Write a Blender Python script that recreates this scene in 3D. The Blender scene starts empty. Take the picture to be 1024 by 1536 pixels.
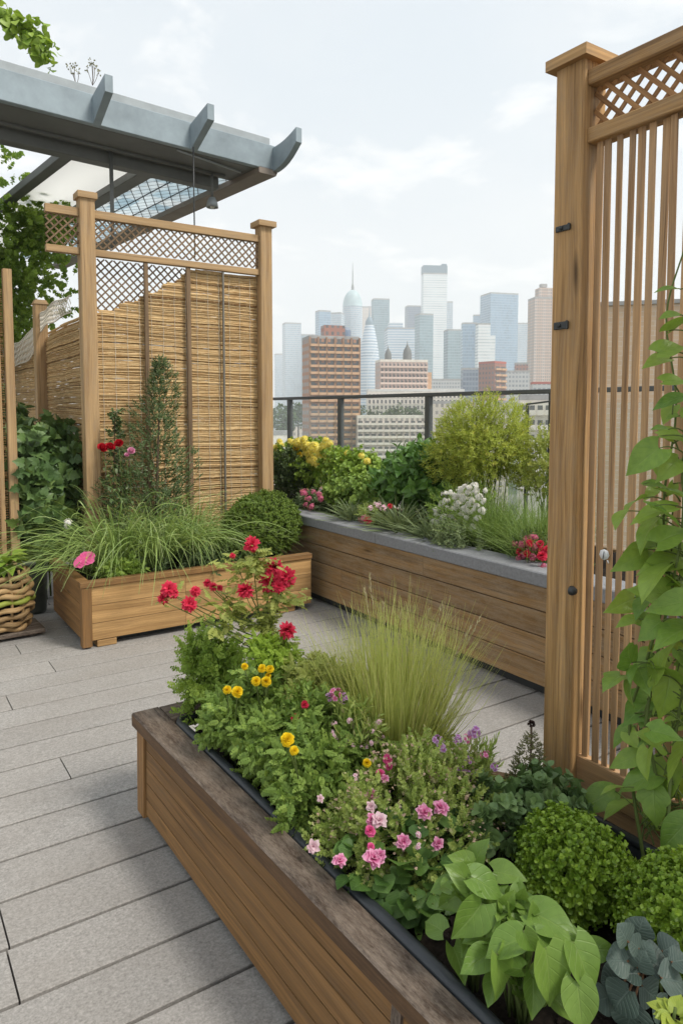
HAZE = .00043
import bpy, math, random
import numpy as np
from mathutils import Vector, Quaternion, Matrix
rng = np.random.default_rng(11)
random.seed(5)
SC = bpy.context.scene
COL = SC.collection
R = math.radians
# ---------------------------------------------------------------- camera model (also used to read positions off the photo)
F_PX, CX, CY, EYE = 1070., 512., 690., 1.5
YAW, PITCH = R(33.6), R(4.0)
FWD = np.array([math.sin(YAW)*math.cos(PITCH), math.cos(YAW)*math.cos(PITCH), -math.sin(PITCH)])
RGT = np.array([math.cos(YAW), -math.sin(YAW), 0.])
UPV = np.cross(RGT, FWD)
CAM = np.array([0., 0., EYE])
def ray(px, py): return FWD + RGT*(px-CX)/F_PX + UPV*(-(py-CY)/F_PX)
def at_z(px, py, z): d = ray(px, py); return CAM + d*((z-EYE)/d[2])
def at_x(px, py, x): d = ray(px, py); return CAM + d*(x/d[0])
def at_y(px, py, y): d = ray(px, py); return CAM + d*(y/d[1])
def at_d(px, py, dist): return CAM + ray(px, py)*dist
def V3(*a): return np.array(a, float)
def nrm(v):
    v = np.asarray(v, float)
    return v/np.maximum(np.linalg.norm(v, axis=-1, keepdims=True), 1e-9)
def rnd_unit(n): return nrm(rng.normal(size=(n, 3)))
_nk = rng.normal(size=(9, 3)); _np = rng.uniform(0, 6.28, 9)
def noise3(P, seed=0):
    P = np.asarray(P, float) + seed*3.71
    s = 0
    for i in range(9): s = s + np.sin(P@(_nk[i]*(1+.35*(i % 4))) + _np[i])
    return s/3.2
# ---------------------------------------------------------------- mesh builder
class MB:
    def __init__(s): s.V=[]; s.UV=[]; s.R=[]; s.F=[]; s.MI=[]; s.n=0
    def add(s, v, f, uv=None, r=0., mi=0):
        v = np.asarray(v, float).reshape(-1, 3); k = len(v)
        uv = np.zeros((k, 2)) if uv is None else np.asarray(uv, float).reshape(-1, 2)
        s.V.append(v); s.UV.append(uv); s.R.append(np.broadcast_to(np.asarray(r, float), (k,)).copy())
        fs = f if isinstance(f, list) and len(f) and isinstance(f[0], np.ndarray) and f[0].ndim == 2 else None
        if fs is None:
            by = {}
            for q in f: by.setdefault(len(q), []).append(q)
            fs = [np.array(x, int) for x in by.values()]
        for a in fs:
            s.F.append(a + s.n); s.MI.append(np.full(len(a), mi, int))
        s.n += k
        return s
    def build(s, name, mats, parent=None, origin=None, smooth=False, loc=None):
        V = np.concatenate(s.V); UV = np.concatenate(s.UV); RR = np.concatenate(s.R)
        if origin is None and parent is not None:
            q = parent
            while q is not None and '_o' not in q: q = q.parent
            origin = np.array(q['_o']) if q is not None else np.zeros(3)
        if origin is not None: V = V - np.asarray(origin)
        me = bpy.data.meshes.new(name)
        loops = np.concatenate([a.ravel() for a in s.F]); tot = np.concatenate([np.full(len(a), a.shape[1]) for a in s.F])
        start = np.concatenate([[0], np.cumsum(tot)[:-1]])
        me.vertices.add(len(V)); me.vertices.foreach_set('co', V.astype(np.float32).ravel())
        me.loops.add(len(loops)); me.loops.foreach_set('vertex_index', loops.astype(np.int32))
        me.polygons.add(len(tot)); me.polygons.foreach_set('loop_start', start.astype(np.int32))
        me.polygons.foreach_set('material_index', np.concatenate(s.MI).astype(np.int32))
        if smooth: me.polygons.foreach_set('use_smooth', np.ones(len(tot), bool))
        me.update(calc_edges=True)
        uvl = me.uv_layers.new(name='UVMap'); uvl.data.foreach_set('uv', UV[loops].astype(np.float32).ravel())
        at = me.attributes.new('rnd', 'FLOAT', 'POINT'); at.data.foreach_set('value', RR.astype(np.float32))
        me.validate()
        for m in (mats if isinstance(mats, (list, tuple)) else [mats]): me.materials.append(m)
        o = bpy.data.objects.new(name, me); COL.objects.link(o)
        if parent is not None: o.parent = parent
        if loc is not None: o.location = loc
        return o
def tag(o, label=None, cat=None, group=None, kind=None):
    if label: o['label'] = label
    if cat: o['category'] = cat
    if group: o['group'] = group
    if kind: o['kind'] = kind
    return o
def thing(name, label, cat, loc=(0, 0, 0), group=None):
    o = bpy.data.objects.new(name, None); COL.objects.link(o); o.empty_display_size = .1
    o.location = tuple(float(c) for c in loc); o['_o'] = [float(c) for c in loc]
    return tag(o, label, cat, group)
def copy_part(src, parent, loc, rot=None, scale=None):
    c = src.copy(); COL.objects.link(c); c.parent = parent
    c.location = loc
    if rot is not None:
        c.rotation_mode = 'QUATERNION'; c.rotation_quaternion = rot
    if scale is not None: c.scale = (scale,)*3 if np.isscalar(scale) else scale
    return c
# ---------------------------------------------------------------- solids
def beam(mb, p0, p1, w, h, up=(0, 0, 1), ch=.003, r=None, mi=0, off=None):
    """chamfered bar from p0 to p1; w across, h along 'up'; u of the UV runs along the bar in metres"""
    p0 = np.asarray(p0, float); p1 = np.asarray(p1, float); up = np.asarray(up, float)
    a = nrm(p1-p0); x = nrm(np.cross(a, up)); z = np.cross(x, a); L = np.linalg.norm(p1-p0)
    r = rng.random() if r is None else r
    hw, hh = w/2, h/2; ch = min(ch, hw*.8, hh*.8)
    pr = [(-hw+ch, -hh), (hw-ch, -hh), (hw, -hh+ch), (hw, hh-ch), (hw-ch, hh), (-hw+ch, hh), (-hw, hh-ch), (-hw, -hh+ch)]
    u0 = rng.uniform(0, 9) if off is None else off
    per = 0
    for i in range(8):
        q0, q1 = pr[i], pr[(i+1) % 8]; l = math.hypot(q1[0]-q0[0], q1[1]-q0[1])
        c0 = x*q0[0]+z*q0[1]; c1 = x*q1[0]+z*q1[1]
        mb.add([p0+c0, p0+c1, p1+c1, p1+c0], [(3, 2, 1, 0)], [(u0, per), (u0, per+l), (u0+L, per+l), (u0+L, per)], r, mi)
        per += l
    for p, rev in ((p0, False), (p1, True)):
        v = [p+x*q[0]+z*q[1] for q in pr]; f = tuple(range(8))
        mb.add(v, [f if not rev else f[::-1]], [(u0+.3+q[1]*.4, q[0]) for q in pr], r, mi)
    return mb
def hexa(mb, b, t, r=None, mi=0):
    """hexahedron from 4 bottom and 4 top corners (both counter-clockwise from above), u runs along edge 0-1"""
    b = [np.asarray(p, float) for p in b]; t = [np.asarray(p, float) for p in t]
    r = rng.random() if r is None else r
    u0 = rng.uniform(0, 9); v0 = rng.uniform(0, 3)
    for q, sw in (([b[3], b[2], b[1], b[0]], 0), ([t[0], t[1], t[2], t[3]], 0), ([b[0], b[1], t[1], t[0]], 0), ([b[1], b[2], t[2], t[1]], 0),
              ([b[2], b[3], t[3], t[2]], 0), ([b[3], b[0], t[0], t[3]], 0)):
        lu = np.linalg.norm(q[1]-q[0]); lv = np.linalg.norm(q[2]-q[1])
        uv = [(u0, v0), (u0+lu, v0), (u0+lu, v0+lv), (u0, v0+lv)]
        if lv > lu: uv = [(v0+0, u0+0), (v0+0, u0+lu), (v0+lv, u0+lu), (v0+lv, u0)]
        mb.add(q, [(0, 1, 2, 3)], uv, r, mi)
    return mb
def block(mb, c, sx, sy, sz, rot=0., r=None, mi=0, z0=False):
    """box; c = centre of the bottom when z0; UV in metres (u horizontal, v vertical on the sides)"""
    c = np.asarray(c, float); cs, sn = math.cos(rot), math.sin(rot)
    X = np.array([cs, sn, 0])*sx/2; Y = np.array([-sn, cs, 0])*sy/2
    lo = c if z0 else c - np.array([0, 0, sz/2]); hi = lo + np.array([0, 0, sz])
    b = [lo-X-Y, lo+X-Y, lo+X+Y, lo-X+Y]; t = [p+np.array([0, 0, sz]) for p in b]
    r = rng.random() if r is None else r
    for i in range(4):
        j = (i+1) % 4; l = sx if i % 2 == 0 else sy
        mb.add([b[i], b[j], t[j], t[i]], [(0, 1, 2, 3)], [(0, 0), (l, 0), (l, sz), (0, sz)], r, mi)
    mb.add(t, [(0, 1, 2, 3)], [(-9, -9)]*4, r, mi); mb.add(b, [(3, 2, 1, 0)], [(-9, -9)]*4, r, mi)
    return mb
def tube(mb, pts, rad, sides=6, r=0., mi=0, cap=True):
    P = np.asarray(pts, float); n = len(P); rad = np.broadcast_to(np.asarray(rad, float), (n,))
    T = nrm(np.gradient(P, axis=0)); ref = np.array([0, 0, 1.]) if abs(T[0][2]) < .9 else np.array([1., 0, 0])
    A = nrm(np.cross(T, ref)); B = np.cross(T, A)
    an = np.linspace(0, 2*np.pi, sides, endpoint=False)
    V = P[:, None] + rad[:, None, None]*(A[:, None]*np.cos(an)[None, :, None] + B[:, None]*np.sin(an)[None, :, None])
    L = np.concatenate([[0], np.cumsum(np.linalg.norm(np.diff(P, axis=0), axis=1))])
    uv = np.stack([np.repeat(L, sides), np.tile(an/6.28*.1, n)], 1)
    f = [(i*sides+j, i*sides+(j+1) % sides, (i+1)*sides+(j+1) % sides, (i+1)*sides+j) for i in range(n-1) for j in range(sides)]
    if cap: f.append(tuple(range(sides))[::-1]); f.append(tuple(range((n-1)*sides, n*sides)))
    return mb.add(V.reshape(-1, 3), f, uv, r, mi)
def lathe(mb, c, prof, sides=24, r=0., mi=0):
    c = np.asarray(c, float); an = np.linspace(0, 2*np.pi, sides, endpoint=False)
    V = []; uv = []
    for q, (ra, z) in enumerate(prof):
        for a in an: V.append(c+np.array([ra*math.cos(a), ra*math.sin(a), z])); uv.append((a*max(ra, .01), z))
    n = len(prof)
    f = [(i*sides+j, i*sides+(j+1) % sides, (i+1)*sides+(j+1) % sides, (i+1)*sides+j) for i in range(n-1) for j in range(sides)]
    return mb.add(V, f, uv, r, mi)
# ---------------------------------------------------------------- leaf templates: (verts, faces, uv, rnd)
def leaf(prof, w=.5, n=5, cols=3, fold=.12, droop=.2, back=0., wave=0., side=0.):
    """leaf along +Y, length 1; prof = list of (t, half width) or a callable"""
    t = np.linspace(0, 1, n+1)
    hw = (np.array([prof(x) for x in t]) if callable(prof) else np.interp(t, [p[0] for p in prof], [p[1] for p in prof]))*w
    cs = np.linspace(-1, 1, cols); V = []; UV = []
    for i in range(n+1):
        for c in cs:
            z = fold*abs(c)*hw[i]*2 - droop*t[i]**2 + wave*math.sin(t[i]*9+c*2)*abs(c)
            y = t[i] - back*abs(c)**1.5*(1-t[i])**4
            V.append((c*hw[i]+side*math.sin(t[i]*3.1), y*math.sqrt(max(.05, 1-droop*droop*t[i])), z)); UV.append((c*.5+.5, t[i]))
    f = [(i*cols+j, i*cols+j+1, (i+1)*cols+j+1, (i+1)*cols+j) for i in range(n) for j in range(cols-1)]
    return np.array(V), np.array(f), np.array(UV), np.zeros(len(V))
OVAL = lambda t: max(.02, math.sin(math.pi*min(1, t*.97+.02)**.8)**.8)
LANCE = lambda t: max(.02, math.sin(math.pi*t**.7)**1.1)
def tjoin(parts):
    V = []; Fs = []; UV = []; Rr = []; k = 0
    for v, f, u, r in parts: V.append(v); Fs.append(f+k); UV.append(u); Rr.append(r); k += len(v)
    return np.concatenate(V), np.concatenate(Fs), np.concatenate(UV), np.concatenate(Rr)
def frames(y, z):
    y = nrm(y); z = z - (z*y).sum(-1, keepdims=True)*y
    bad = np.linalg.norm(z, axis=-1) < 1e-4
    if bad.any(): z[bad] = np.cross(y[bad], [.3, .8, .5])
    z = nrm(z); return np.cross(y, z), y, z
def place(T, pos, y, z, sc, r):
    """transform template T to k places -> (V, F, UV, R)"""
    v, f, uv, tr = T; pos = np.asarray(pos, float).reshape(-1, 3); k = len(pos)
    y = np.broadcast_to(np.asarray(y, float), (k, 3)); z = np.broadcast_to(np.asarray(z, float), (k, 3)).copy()
    X, Y, Z = frames(y, z); sc = np.broadcast_to(np.asarray(sc, float).reshape(-1, 1) if np.ndim(sc) < 2 else sc, (k, 3))
    P = pos[:, None] + X[:, None]*(v[None, :, 0:1]*sc[:, None, 0:1]) + Y[:, None]*(v[None, :, 1:2]*sc[:, None, 1:2]) + Z[:, None]*(v[None, :, 2:3]*sc[:, None, 2:3])
    FF = f[None] + (np.arange(k)*len(v))[:, None, None]
    r = np.broadcast_to(np.asarray(r, float), (k,))
    return P.reshape(-1, 3), FF.reshape(-1, f.shape[1]), np.tile(uv, (k, 1)), (r[:, None]+tr[None]).ravel() % 1.0001
def scatter(mb, T, pos, y, z, sc, r=None, mi=0):
    pos = np.asarray(pos, float).reshape(-1, 3)
    if len(pos) == 1 and np.ndim(y) == 2 and len(y) > 1: pos = np.repeat(pos, len(y), 0)
    k = len(pos)
    if k == 0: return mb
    r = rng.random(k) if r is None else r
    v, f, uv, rr = place(T, pos, y, z, sc, r)
    return mb.add(v, [f], uv, rr, mi)
def sprig(T, n=10, size=.45, ang=55, start=.15, jitter=.15, pairs=False, tip=True, droop=0.):
    """leaves spiralled on a short stem along +Y"""
    ps = []
    for i in range(n):
        t = start + (1-start)*i/max(1, n-1)
        if pairs: t = start+(1-start)*(i//2)/max(1, n//2-1); a = math.pi*(i % 2) + (i//2)*math.pi/2
        else: a = i*2.4
        a += rng.normal()*.25
        an = R(ang*(1-.55*t*tip) + rng.normal()*10)
        rad = np.array([math.cos(a), 0, math.sin(a)])
        d = rad*math.sin(an)+np.array([0, 1, 0])*math.cos(an); d[2] -= droop
        nm = np.array([0, 1, 0])*math.sin(an)-rad*math.cos(an) + rng.normal(size=3)*jitter
        s = size*(1-.45*t*tip)*rng.uniform(.8, 1.2)
        p = place(T, [[rng.normal()*.01, t, rng.normal()*.01]], [d], [nm], s, rng.uniform(0, .35))
        ps.append(p)
    w = .018
    ps.append((np.array([(-w, 0, 0), (w, 0, 0), (w*.4, 1, 0), (-w*.4, 1, 0.)]), np.array([(0, 1, 2, 3)]), np.array([(.5, 0)]*4), np.full(4, .05)))
    ps.append((np.array([(0, 0, -w), (0, 0, w), (0, 1, w*.4), (0, 1, -w*.4)]), np.array([(0, 1, 2, 3)]), np.array([(.5, 0)]*4), np.full(4, .05)))
    return tjoin(ps)
def pinnate(T, pairs=6, size=.34, ang=58, droop=.15, taper=.5):
    """compound leaf in one plane"""
    ps = []
    for i in range(pairs):
        t = .12+.8*i/(pairs-1)
        for s in (-1, 1):
            d = np.array([s*math.sin(R(ang)), math.cos(R(ang)), rng.normal()*.12])
            ps.append(place(T, [[0, t, -droop*t*t]], [d], [[0, 0, 1.]], size*(1-taper*abs(t-.35)*1.4)*rng.uniform(.85, 1.15), rng.uniform(0, .2)))
    ps.append(place(T, [[0, .9, -droop*.8]], [[0, 1, -.2]], [[0, 0, 1.]], size*.8, .1))
    w = .012
    ps.append((np.array([(-w, 0, 0), (w, 0, 0), (w*.3, 1, -droop), (-w*.3, 1, -droop)]), np.array([(0, 1, 2, 3)]), np.array([(.5, 0)]*4), np.full(4, .05)))
    return tjoin(ps)
def ell(n, c, r, k=3., lump=.15, hole=-9, freq=9., zlo=-1., seed=0):
    """points through an uneven ellipsoid, denser towards its outside; returns points and outward normals"""
    d = rnd_unit(n); d = d[d[:, 2] > zlo]; r = np.asarray(r, float)
    rad = rng.random(len(d))**(1/k)*(1+lump*noise3(d*2.6, seed))
    P = np.asarray(c)+d*rad[:, None]*r
    m = noise3(P*freq, seed) > hole
    return P[m], nrm(d/r)[m]
def blades(mb, base, dirs, L, droop, W, seg=7, r=None, mi=0, roll=.6, wob=.0):
    base = np.asarray(base, float); n = len(base); d = nrm(dirs); s = np.linspace(0, 1, seg+1)
    L = np.broadcast_to(L, (n,)); droop = np.broadcast_to(droop, (n,)); W = np.broadcast_to(W, (n,))
    P = base[:, None]+d[:, None]*(L[:, None]*s)[..., None]
    P[..., 2] -= (droop*L)[:, None]*s**2
    wv = rng.normal(size=(n, 3))*wob; P += wv[:, None]*(L[:, None]*np.sin(s*3.0)*s)[..., None]
    hz = d.copy(); hz[:, 2] = 0; hz = nrm(hz+rng.normal(size=(n, 3))*.02)
    side = nrm(np.stack([-hz[:, 1], hz[:, 0], rng.normal(size=n)*roll], 1)+rng.normal(size=(n, 3))*roll*.5)
    w = W[:, None]*np.minimum(1, s*5+.45)*np.maximum(.04, (1-s))**.55
    A = P-side[:, None]*w[..., None]/2; B = P+side[:, None]*w[..., None]/2
    V = np.stack([A, B], 2).reshape(n, -1, 3)
    f1 = np.array([(2*i, 2*i+1, 2*i+3, 2*i+2) for i in range(seg)])
    FF = (f1[None]+(np.arange(n)*(2*seg+2))[:, None, None]).reshape(-1, 4)
    uv = np.tile(np.stack([np.tile([0, 1], seg+1), np.repeat(s, 2)], 1), (n, 1))
    r = rng.random(n) if r is None else r
    return mb.add(V.reshape(-1, 3), [FF], uv, np.repeat(r, 2*seg+2), mi)
# ---------------------------------------------------------------- node helper
class NB:
    def __init__(s, nt): s.nt = nt
    def n(s, typ, ins=None, **props):
        nd = s.nt.nodes.new(typ)
        for k, v in props.items(): setattr(nd, k, v)
        for k, v in (ins or {}).items():
            sk = nd.inputs[k]
            if isinstance(v, bpy.types.NodeSocket): s.nt.links.new(v, sk)
            else: sk.default_value = v
        return nd
    def m(s, op, a, b=0., c=0., clamp=False):
        return s.n('ShaderNodeMath', {0: a, 1: b, 2: c}, operation=op, use_clamp=clamp).outputs[0]
    def mix(s, f, a, b, blend='MIX'):
        col = lambda c: c if isinstance(c, bpy.types.NodeSocket) else (*c, 1) if len(c) == 3 else c
        return s.n('ShaderNodeMix', {0: f, 6: col(a), 7: col(b)}, data_type='RGBA', blend_type=blend).outputs[2]
    def ramp(s, f, stops, interp='LINEAR'):
        nd = s.n('ShaderNodeValToRGB', {0: f}); cr = nd.color_ramp; cr.interpolation = interp
        while len(cr.elements) < len(stops): cr.elements.new(.5)
        for e, (p, c) in zip(cr.elements, stops): e.position = p; e.color = (c, c, c, 1) if np.isscalar(c) else (*c, 1)
        return nd.outputs[0]
    def noise(s, vec, scale=1., detail=4., rough=.55, dist=0.):
        return s.n('ShaderNodeTexNoise', {'Vector': vec, 'Scale': scale, 'Detail': detail, 'Roughness': rough, 'Distortion': dist}).outputs[0]
    def comb(s, x, y, z): return s.n('ShaderNodeCombineXYZ', {0: x, 1: y, 2: z}).outputs[0]
    def uvr(s):
        uv = s.n('ShaderNodeUVMap'); sp = s.n('ShaderNodeSeparateXYZ', {0: uv.outputs[0]})
        at = s.n('ShaderNodeAttribute', attribute_name='rnd')
        return sp.outputs[0], sp.outputs[1], at.outputs['Fac']
    def bump(s, h, strength=.3, dist=.01):
        return s.n('ShaderNodeBump', {'Height': h, 'Strength': strength, 'Distance': dist}).outputs[0]
    def out(s, sh): s.n('ShaderNodeOutputMaterial', {0: sh})
    def pbsdf(s, col, rough=.6, spec=.3, normal=None, metal=0., **kw):
        ins = {'Base Color': col if isinstance(col, bpy.types.NodeSocket) else (*col, 1), 'Roughness': rough, 'Specular IOR Level': spec, 'Metallic': metal}
        if normal is not None: ins['Normal'] = normal
        ins.update(kw)
        return s.n('ShaderNodeBsdfPrincipled', ins).outputs[0]
def newmat(name):
    m = bpy.data.materials.new(name); m.use_nodes = True; m.node_tree.nodes.clear()
    return m, NB(m.node_tree)
def srgb(r, g, b):
    f = lambda c: (c/255/12.92 if c/255 <= .04045 else ((c/255+.055)/1.055)**2.4)
    return (f(r), f(g), f(b))
def wood_mat(name, dark, light, weather=None, wamt=0., knots=.5, rough=.65, grain=1., var=.35):
    m, b = newmat(name); u, v, r = b.uvr()
    uo = b.m('MULTIPLY_ADD', r, 53., u); zo = b.m('MULTIPLY', r, 17.)
    wob = b.noise(b.comb(b.m('MULTIPLY', uo, 1.3), b.m('MULTIPLY', v, 5.), zo), 1., 2.)
    vv = b.m('MULTIPLY_ADD', wob, .05, v)
    fine = b.noise(b.comb(b.m('MULTIPLY', uo, 4.), b.m('MULTIPLY', vv, 160.*grain), zo), 1., 5., .65)
    band = b.noise(b.comb(b.m('MULTIPLY', uo, .9), b.m('MULTIPLY', vv, 26.*grain), zo), 1., 3.)
    blot = b.noise(b.comb(b.m('MULTIPLY', uo, 2.2), b.m('MULTIPLY', v, 7.), zo), 1., 3.)
    f = b.m('ADD', b.m('MULTIPLY', fine, .5), b.m('MULTIPLY', band, .5))
    f = b.ramp(f, [(.36, 0.), (.64, 1.)])
    col = b.mix(f, dark, light)
    col = b.mix(b.ramp(blot, [(.35, .0), (.7, .45)]), col, tuple(c*.72 for c in light), 'MIX')
    tone = b.m('MULTIPLY_ADD', r, var, 1-var*.55)
    col = b.mix(1., col, b.comb(tone, tone, b.m('MULTIPLY', tone, .98)), 'MULTIPLY')
    if wamt > 0:
        w1 = b.noise(b.comb(b.m('MULTIPLY', uo, 6.), b.m('MULTIPLY', v, 26.), zo), 1., 8., .75)
        w2 = b.noise(b.comb(b.m('MULTIPLY', uo, 60.), b.m('MULTIPLY', v, 260.), zo), 1., 4., .75)
        wf = b.ramp(b.m('ADD', b.m('MULTIPLY', w1, .65), b.m('MULTIPLY', w2, .35)), [(.5-wamt*.3, 0.), (.72-wamt*.3, 1.)])
        col = b.mix(b.m('MULTIPLY', wf, min(1, .5+wamt*.5)), col, weather)
    crk = b.noise(b.comb(b.m('MULTIPLY', uo, 1.1), b.m('MULTIPLY', vv, 70.), b.m('ADD', zo, 5.)), 1., 2., .5)
    col = b.mix(b.ramp(crk, [(.69, 0.), (.74, .6)]), col, tuple(c*.35 for c in dark))
    if knots > 0:
        vo = b.n('ShaderNodeTexVoronoi', {'Vector': b.comb(b.m('MULTIPLY', uo, 2.2), b.m('MULTIPLY', vv, 12.), zo), 'Scale': 1., 'Randomness': 1.})
        k1 = b.ramp(vo.outputs['Distance'], [(.05, 1.), (.10, .55), (.17, 0.)])
        pick = b.m('GREATER_THAN', b.n('ShaderNodeSeparateColor', {0: vo.outputs['Color']}).outputs[0], 1-.6*knots)
        col = b.mix(b.m('MULTIPLY', b.m('MULTIPLY', k1, pick), .8), col, tuple(c*.28 for c in dark))
    h = b.m('ADD', b.m('MULTIPLY', fine, .7), b.m('MULTIPLY', band, .4))
    b.out(b.pbsdf(col, b.m('MULTIPLY_ADD', fine, .2, rough-.1), .25, b.bump(h, .35, .003)))
    return m
def leaf_mat(name, c1, c2, trans=.3, rough=.45, spec=.35, vein=0., veincol=None, edge=None, hue=None, nv=7., thr=.12, bumpy=.0, gain=1.4):
    """c1..c2 leaf-to-leaf range; veins and edge follow the leaf's own UV"""
    c1 = tuple(min(.6, c*gain) for c in c1); c2 = tuple(min(.7, c*gain) for c in c2)
    m, b = newmat(name); u, v, r = b.uvr()
    col = b.mix(r, c1, c2)
    if hue is not None: col = b.mix(b.m('GREATER_THAN', r, .93), col, hue)
    geo = b.n('ShaderNodeTexCoord')
    mott = b.noise(geo.outputs['Object'], 60., 3.)
    col = b.mix(.35, col, b.mix(mott, tuple(c*.6 for c in c1), tuple(min(1, c*1.35) for c in c2)))
    ac = b.m('ABSOLUTE', b.m('MULTIPLY_ADD', u, 2., -1.))
    nrmal = None
    if vein > 0:
        ph = b.m('FRACT', b.m('MULTIPLY', b.m('MULTIPLY_ADD', ac, -.38, v), nv))
        sv = b.ramp(b.m('ABSOLUTE', b.m('SUBTRACT', ph, .5)), [(0., 1.), (thr, 0.)])
        mid = b.ramp(ac, [(0., 1.), (.07, 0.)])
        vm = b.m('MAXIMUM', b.m('MULTIPLY', sv, .6), mid)
        vc = veincol or tuple(min(1, c*1.9+.02) for c in c2)
        col = b.mix(b.m('MULTIPLY', vm, vein), col, vc)
        nrmal = b.bump(b.m('ADD', b.m('MULTIPLY', vm, -1.), b.m('MULTIPLY', mott, bumpy)), .35, .004)
    if edge is not None:
        col = b.mix(b.ramp(ac, [(.55, 0.), (.85, 1.)]), col, edge)
    p = b.pbsdf(col, rough, spec, nrmal)
    tr = b.n('ShaderNodeBsdfTranslucent', {'Color': b.mix(.5, col, b.mix(1., col, (1.35, 1.25, .5), 'MULTIPLY'))})
    b.out(b.n('ShaderNodeMixShader', {0: trans, 1: p, 2: tr.outputs[0]}).outputs[0])
    return m
def plain_mat(name, col, rough=.6, spec=.3, metal=0., nscale=0., namt=.2, bump=0.):
    m, b = newmat(name)
    c = col; nr = None
    if nscale:
        tc = b.n('ShaderNodeTexCoord').outputs['Object']; no = b.noise(tc, nscale, 5., .65)
        c = b.mix(b.ramp(no, [(.3, 0.), (.7, 1.)]), tuple(x*(1-namt) for x in col), tuple(min(1, x*(1+namt)) for x in col))
        if bump: nr = b.bump(no, bump, .005)
    b.out(b.pbsdf(c, rough, spec, nr, metal)); return m
def petal_mat(name, c1, c2, base=None, tipc=None, trans=.3):
    m, b = newmat(name); u, v, r = b.uvr()
    col = b.mix(r, c1, c2)
    if base is not None: col = b.mix(b.ramp(v, [(.1, 1.), (.55, 0.)]), col, base)
    if tipc is not None: col = b.mix(b.ramp(v, [(.6, 0.), (.95, 1.)]), col, tipc)
    st = b.noise(b.comb(b.m('MULTIPLY', u, 14.), v, r), 1., 2.)
    col = b.mix(.25, col, b.mix(st, tuple(c*.55 for c in c1), c2))
    p = b.pbsdf(col, .55, .2); tr = b.n('ShaderNodeBsdfTranslucent', {'Color': col})
    b.out(b.n('ShaderNodeMixShader', {0: trans, 1: p, 2: tr.outputs[0]}).outputs[0]); return m
# ================================================================= camera, light, sky, air
cam = bpy.data.cameras.new('camera'); co = bpy.data.objects.new('camera', cam); COL.objects.link(co); SC.camera = co
co.location = CAM; cam.sensor_fit = 'VERTICAL'; cam.sensor_height = 36.; cam.lens = F_PX/1536*36.
cam.shift_y = -(768-CY)/1536*1.; cam.clip_start = .05; cam.clip_end = 9000
co.rotation_euler = Matrix(((RGT[0], UPV[0], -FWD[0]), (RGT[1], UPV[1], -FWD[1]), (RGT[2], UPV[2], -FWD[2]))).to_euler()
SUN_DIR = nrm(np.array([.30, -.52, .80]))
sl = bpy.data.lights.new('sun', 'SUN'); so = bpy.data.objects.new('sun', sl); COL.objects.link(so)
sl.energy = 2.8; sl.angle = R(15); sl.color = (1., .95, .87)
so.rotation_euler = Vector(SUN_DIR).to_track_quat('Z', 'Y').to_euler(); so.location = (0, 0, 60)
w = bpy.data.worlds.new('World'); SC.world = w; w.use_nodes = True; w.node_tree.nodes.clear(); b = NB(w.node_tree)
sky = b.n('ShaderNodeTexSky', sky_type='NISHITA', sun_disc=False, sun_elevation=math.asin(SUN_DIR[2]),
          sun_rotation=math.atan2(SUN_DIR[0], SUN_DIR[1]), air_density=1.2, dust_density=3., ozone_density=1.)
gen = b.n('ShaderNodeTexCoord').outputs['Generated']; sp = b.n('ShaderNodeSeparateXYZ', {0: gen})
zz = b.m('MAXIMUM', sp.outputs[2], .0)
den = b.m('ADD', zz, .22)
pv = b.comb(b.m('DIVIDE', sp.outputs[0], den), b.m('DIVIDE', sp.outputs[1], den), 0.)
c1 = b.noise(pv, 1.15, 7., .52, .2); c2 = b.noise(pv, 3.1, 6., .55, .3)
veil = b.ramp(c1, [(.36, .0), (.66, 1.)])
puff = b.ramp(c2, [(.53, 0.), (.66, 1.)])
cl = b.mix(veil, (.53, .59, .64), (.635, .66, .68))
cl = b.mix(b.m('MULTIPLY', puff, .85), cl, (.83, .825, .81))
hz = b.ramp(zz, [(.0, 1.), (.22, .55), (.55, 0.)])
cl = b.mix(b.m('MULTIPLY', hz, .7), cl, (.765, .762, .75))
skyc = b.n('ShaderNodeVectorMath', {0: sky.outputs[0], 'Scale': .085}, operation='SCALE').outputs[0]
tot = b.mix(.9, skyc, cl)
bg = b.n('ShaderNodeBackground', {0: tot, 1: 1.})
b.n('ShaderNodeOutputWorld', {0: bg.outputs[0]})
SC.view_settings.view_transform = 'Standard'; SC.view_settings.look = 'None'; SC.view_settings.exposure = .56; SC.view_settings.gamma = 1.
SC.cycles.use_denoising = True; SC.cycles.volume_bounces = 2; SC.cycles.max_bounces = 8; SC.cycles.transparent_max_bounces = 16
SC.cycles.diffuse_bounces = 4; SC.cycles.transmission_bounces = 6; SC.cycles.volume_step_rate = 4; SC.cycles.volume_max_steps = 64
GZ = -46.
hm, b = newmat('haze_air')
vol = b.n('ShaderNodeVolumePrincipled', {'Color': (.96, .98, 1., 1), 'Density': HAZE, 'Anisotropy': .15})
b.n('ShaderNodeOutputMaterial', {1: vol.outputs[0]})
hb = MB(); block(hb, (900, 950, GZ-1), 2500, 2600, 380, z0=True, r=0.)
tag(hb.build('haze', hm), kind='stuff')
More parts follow.
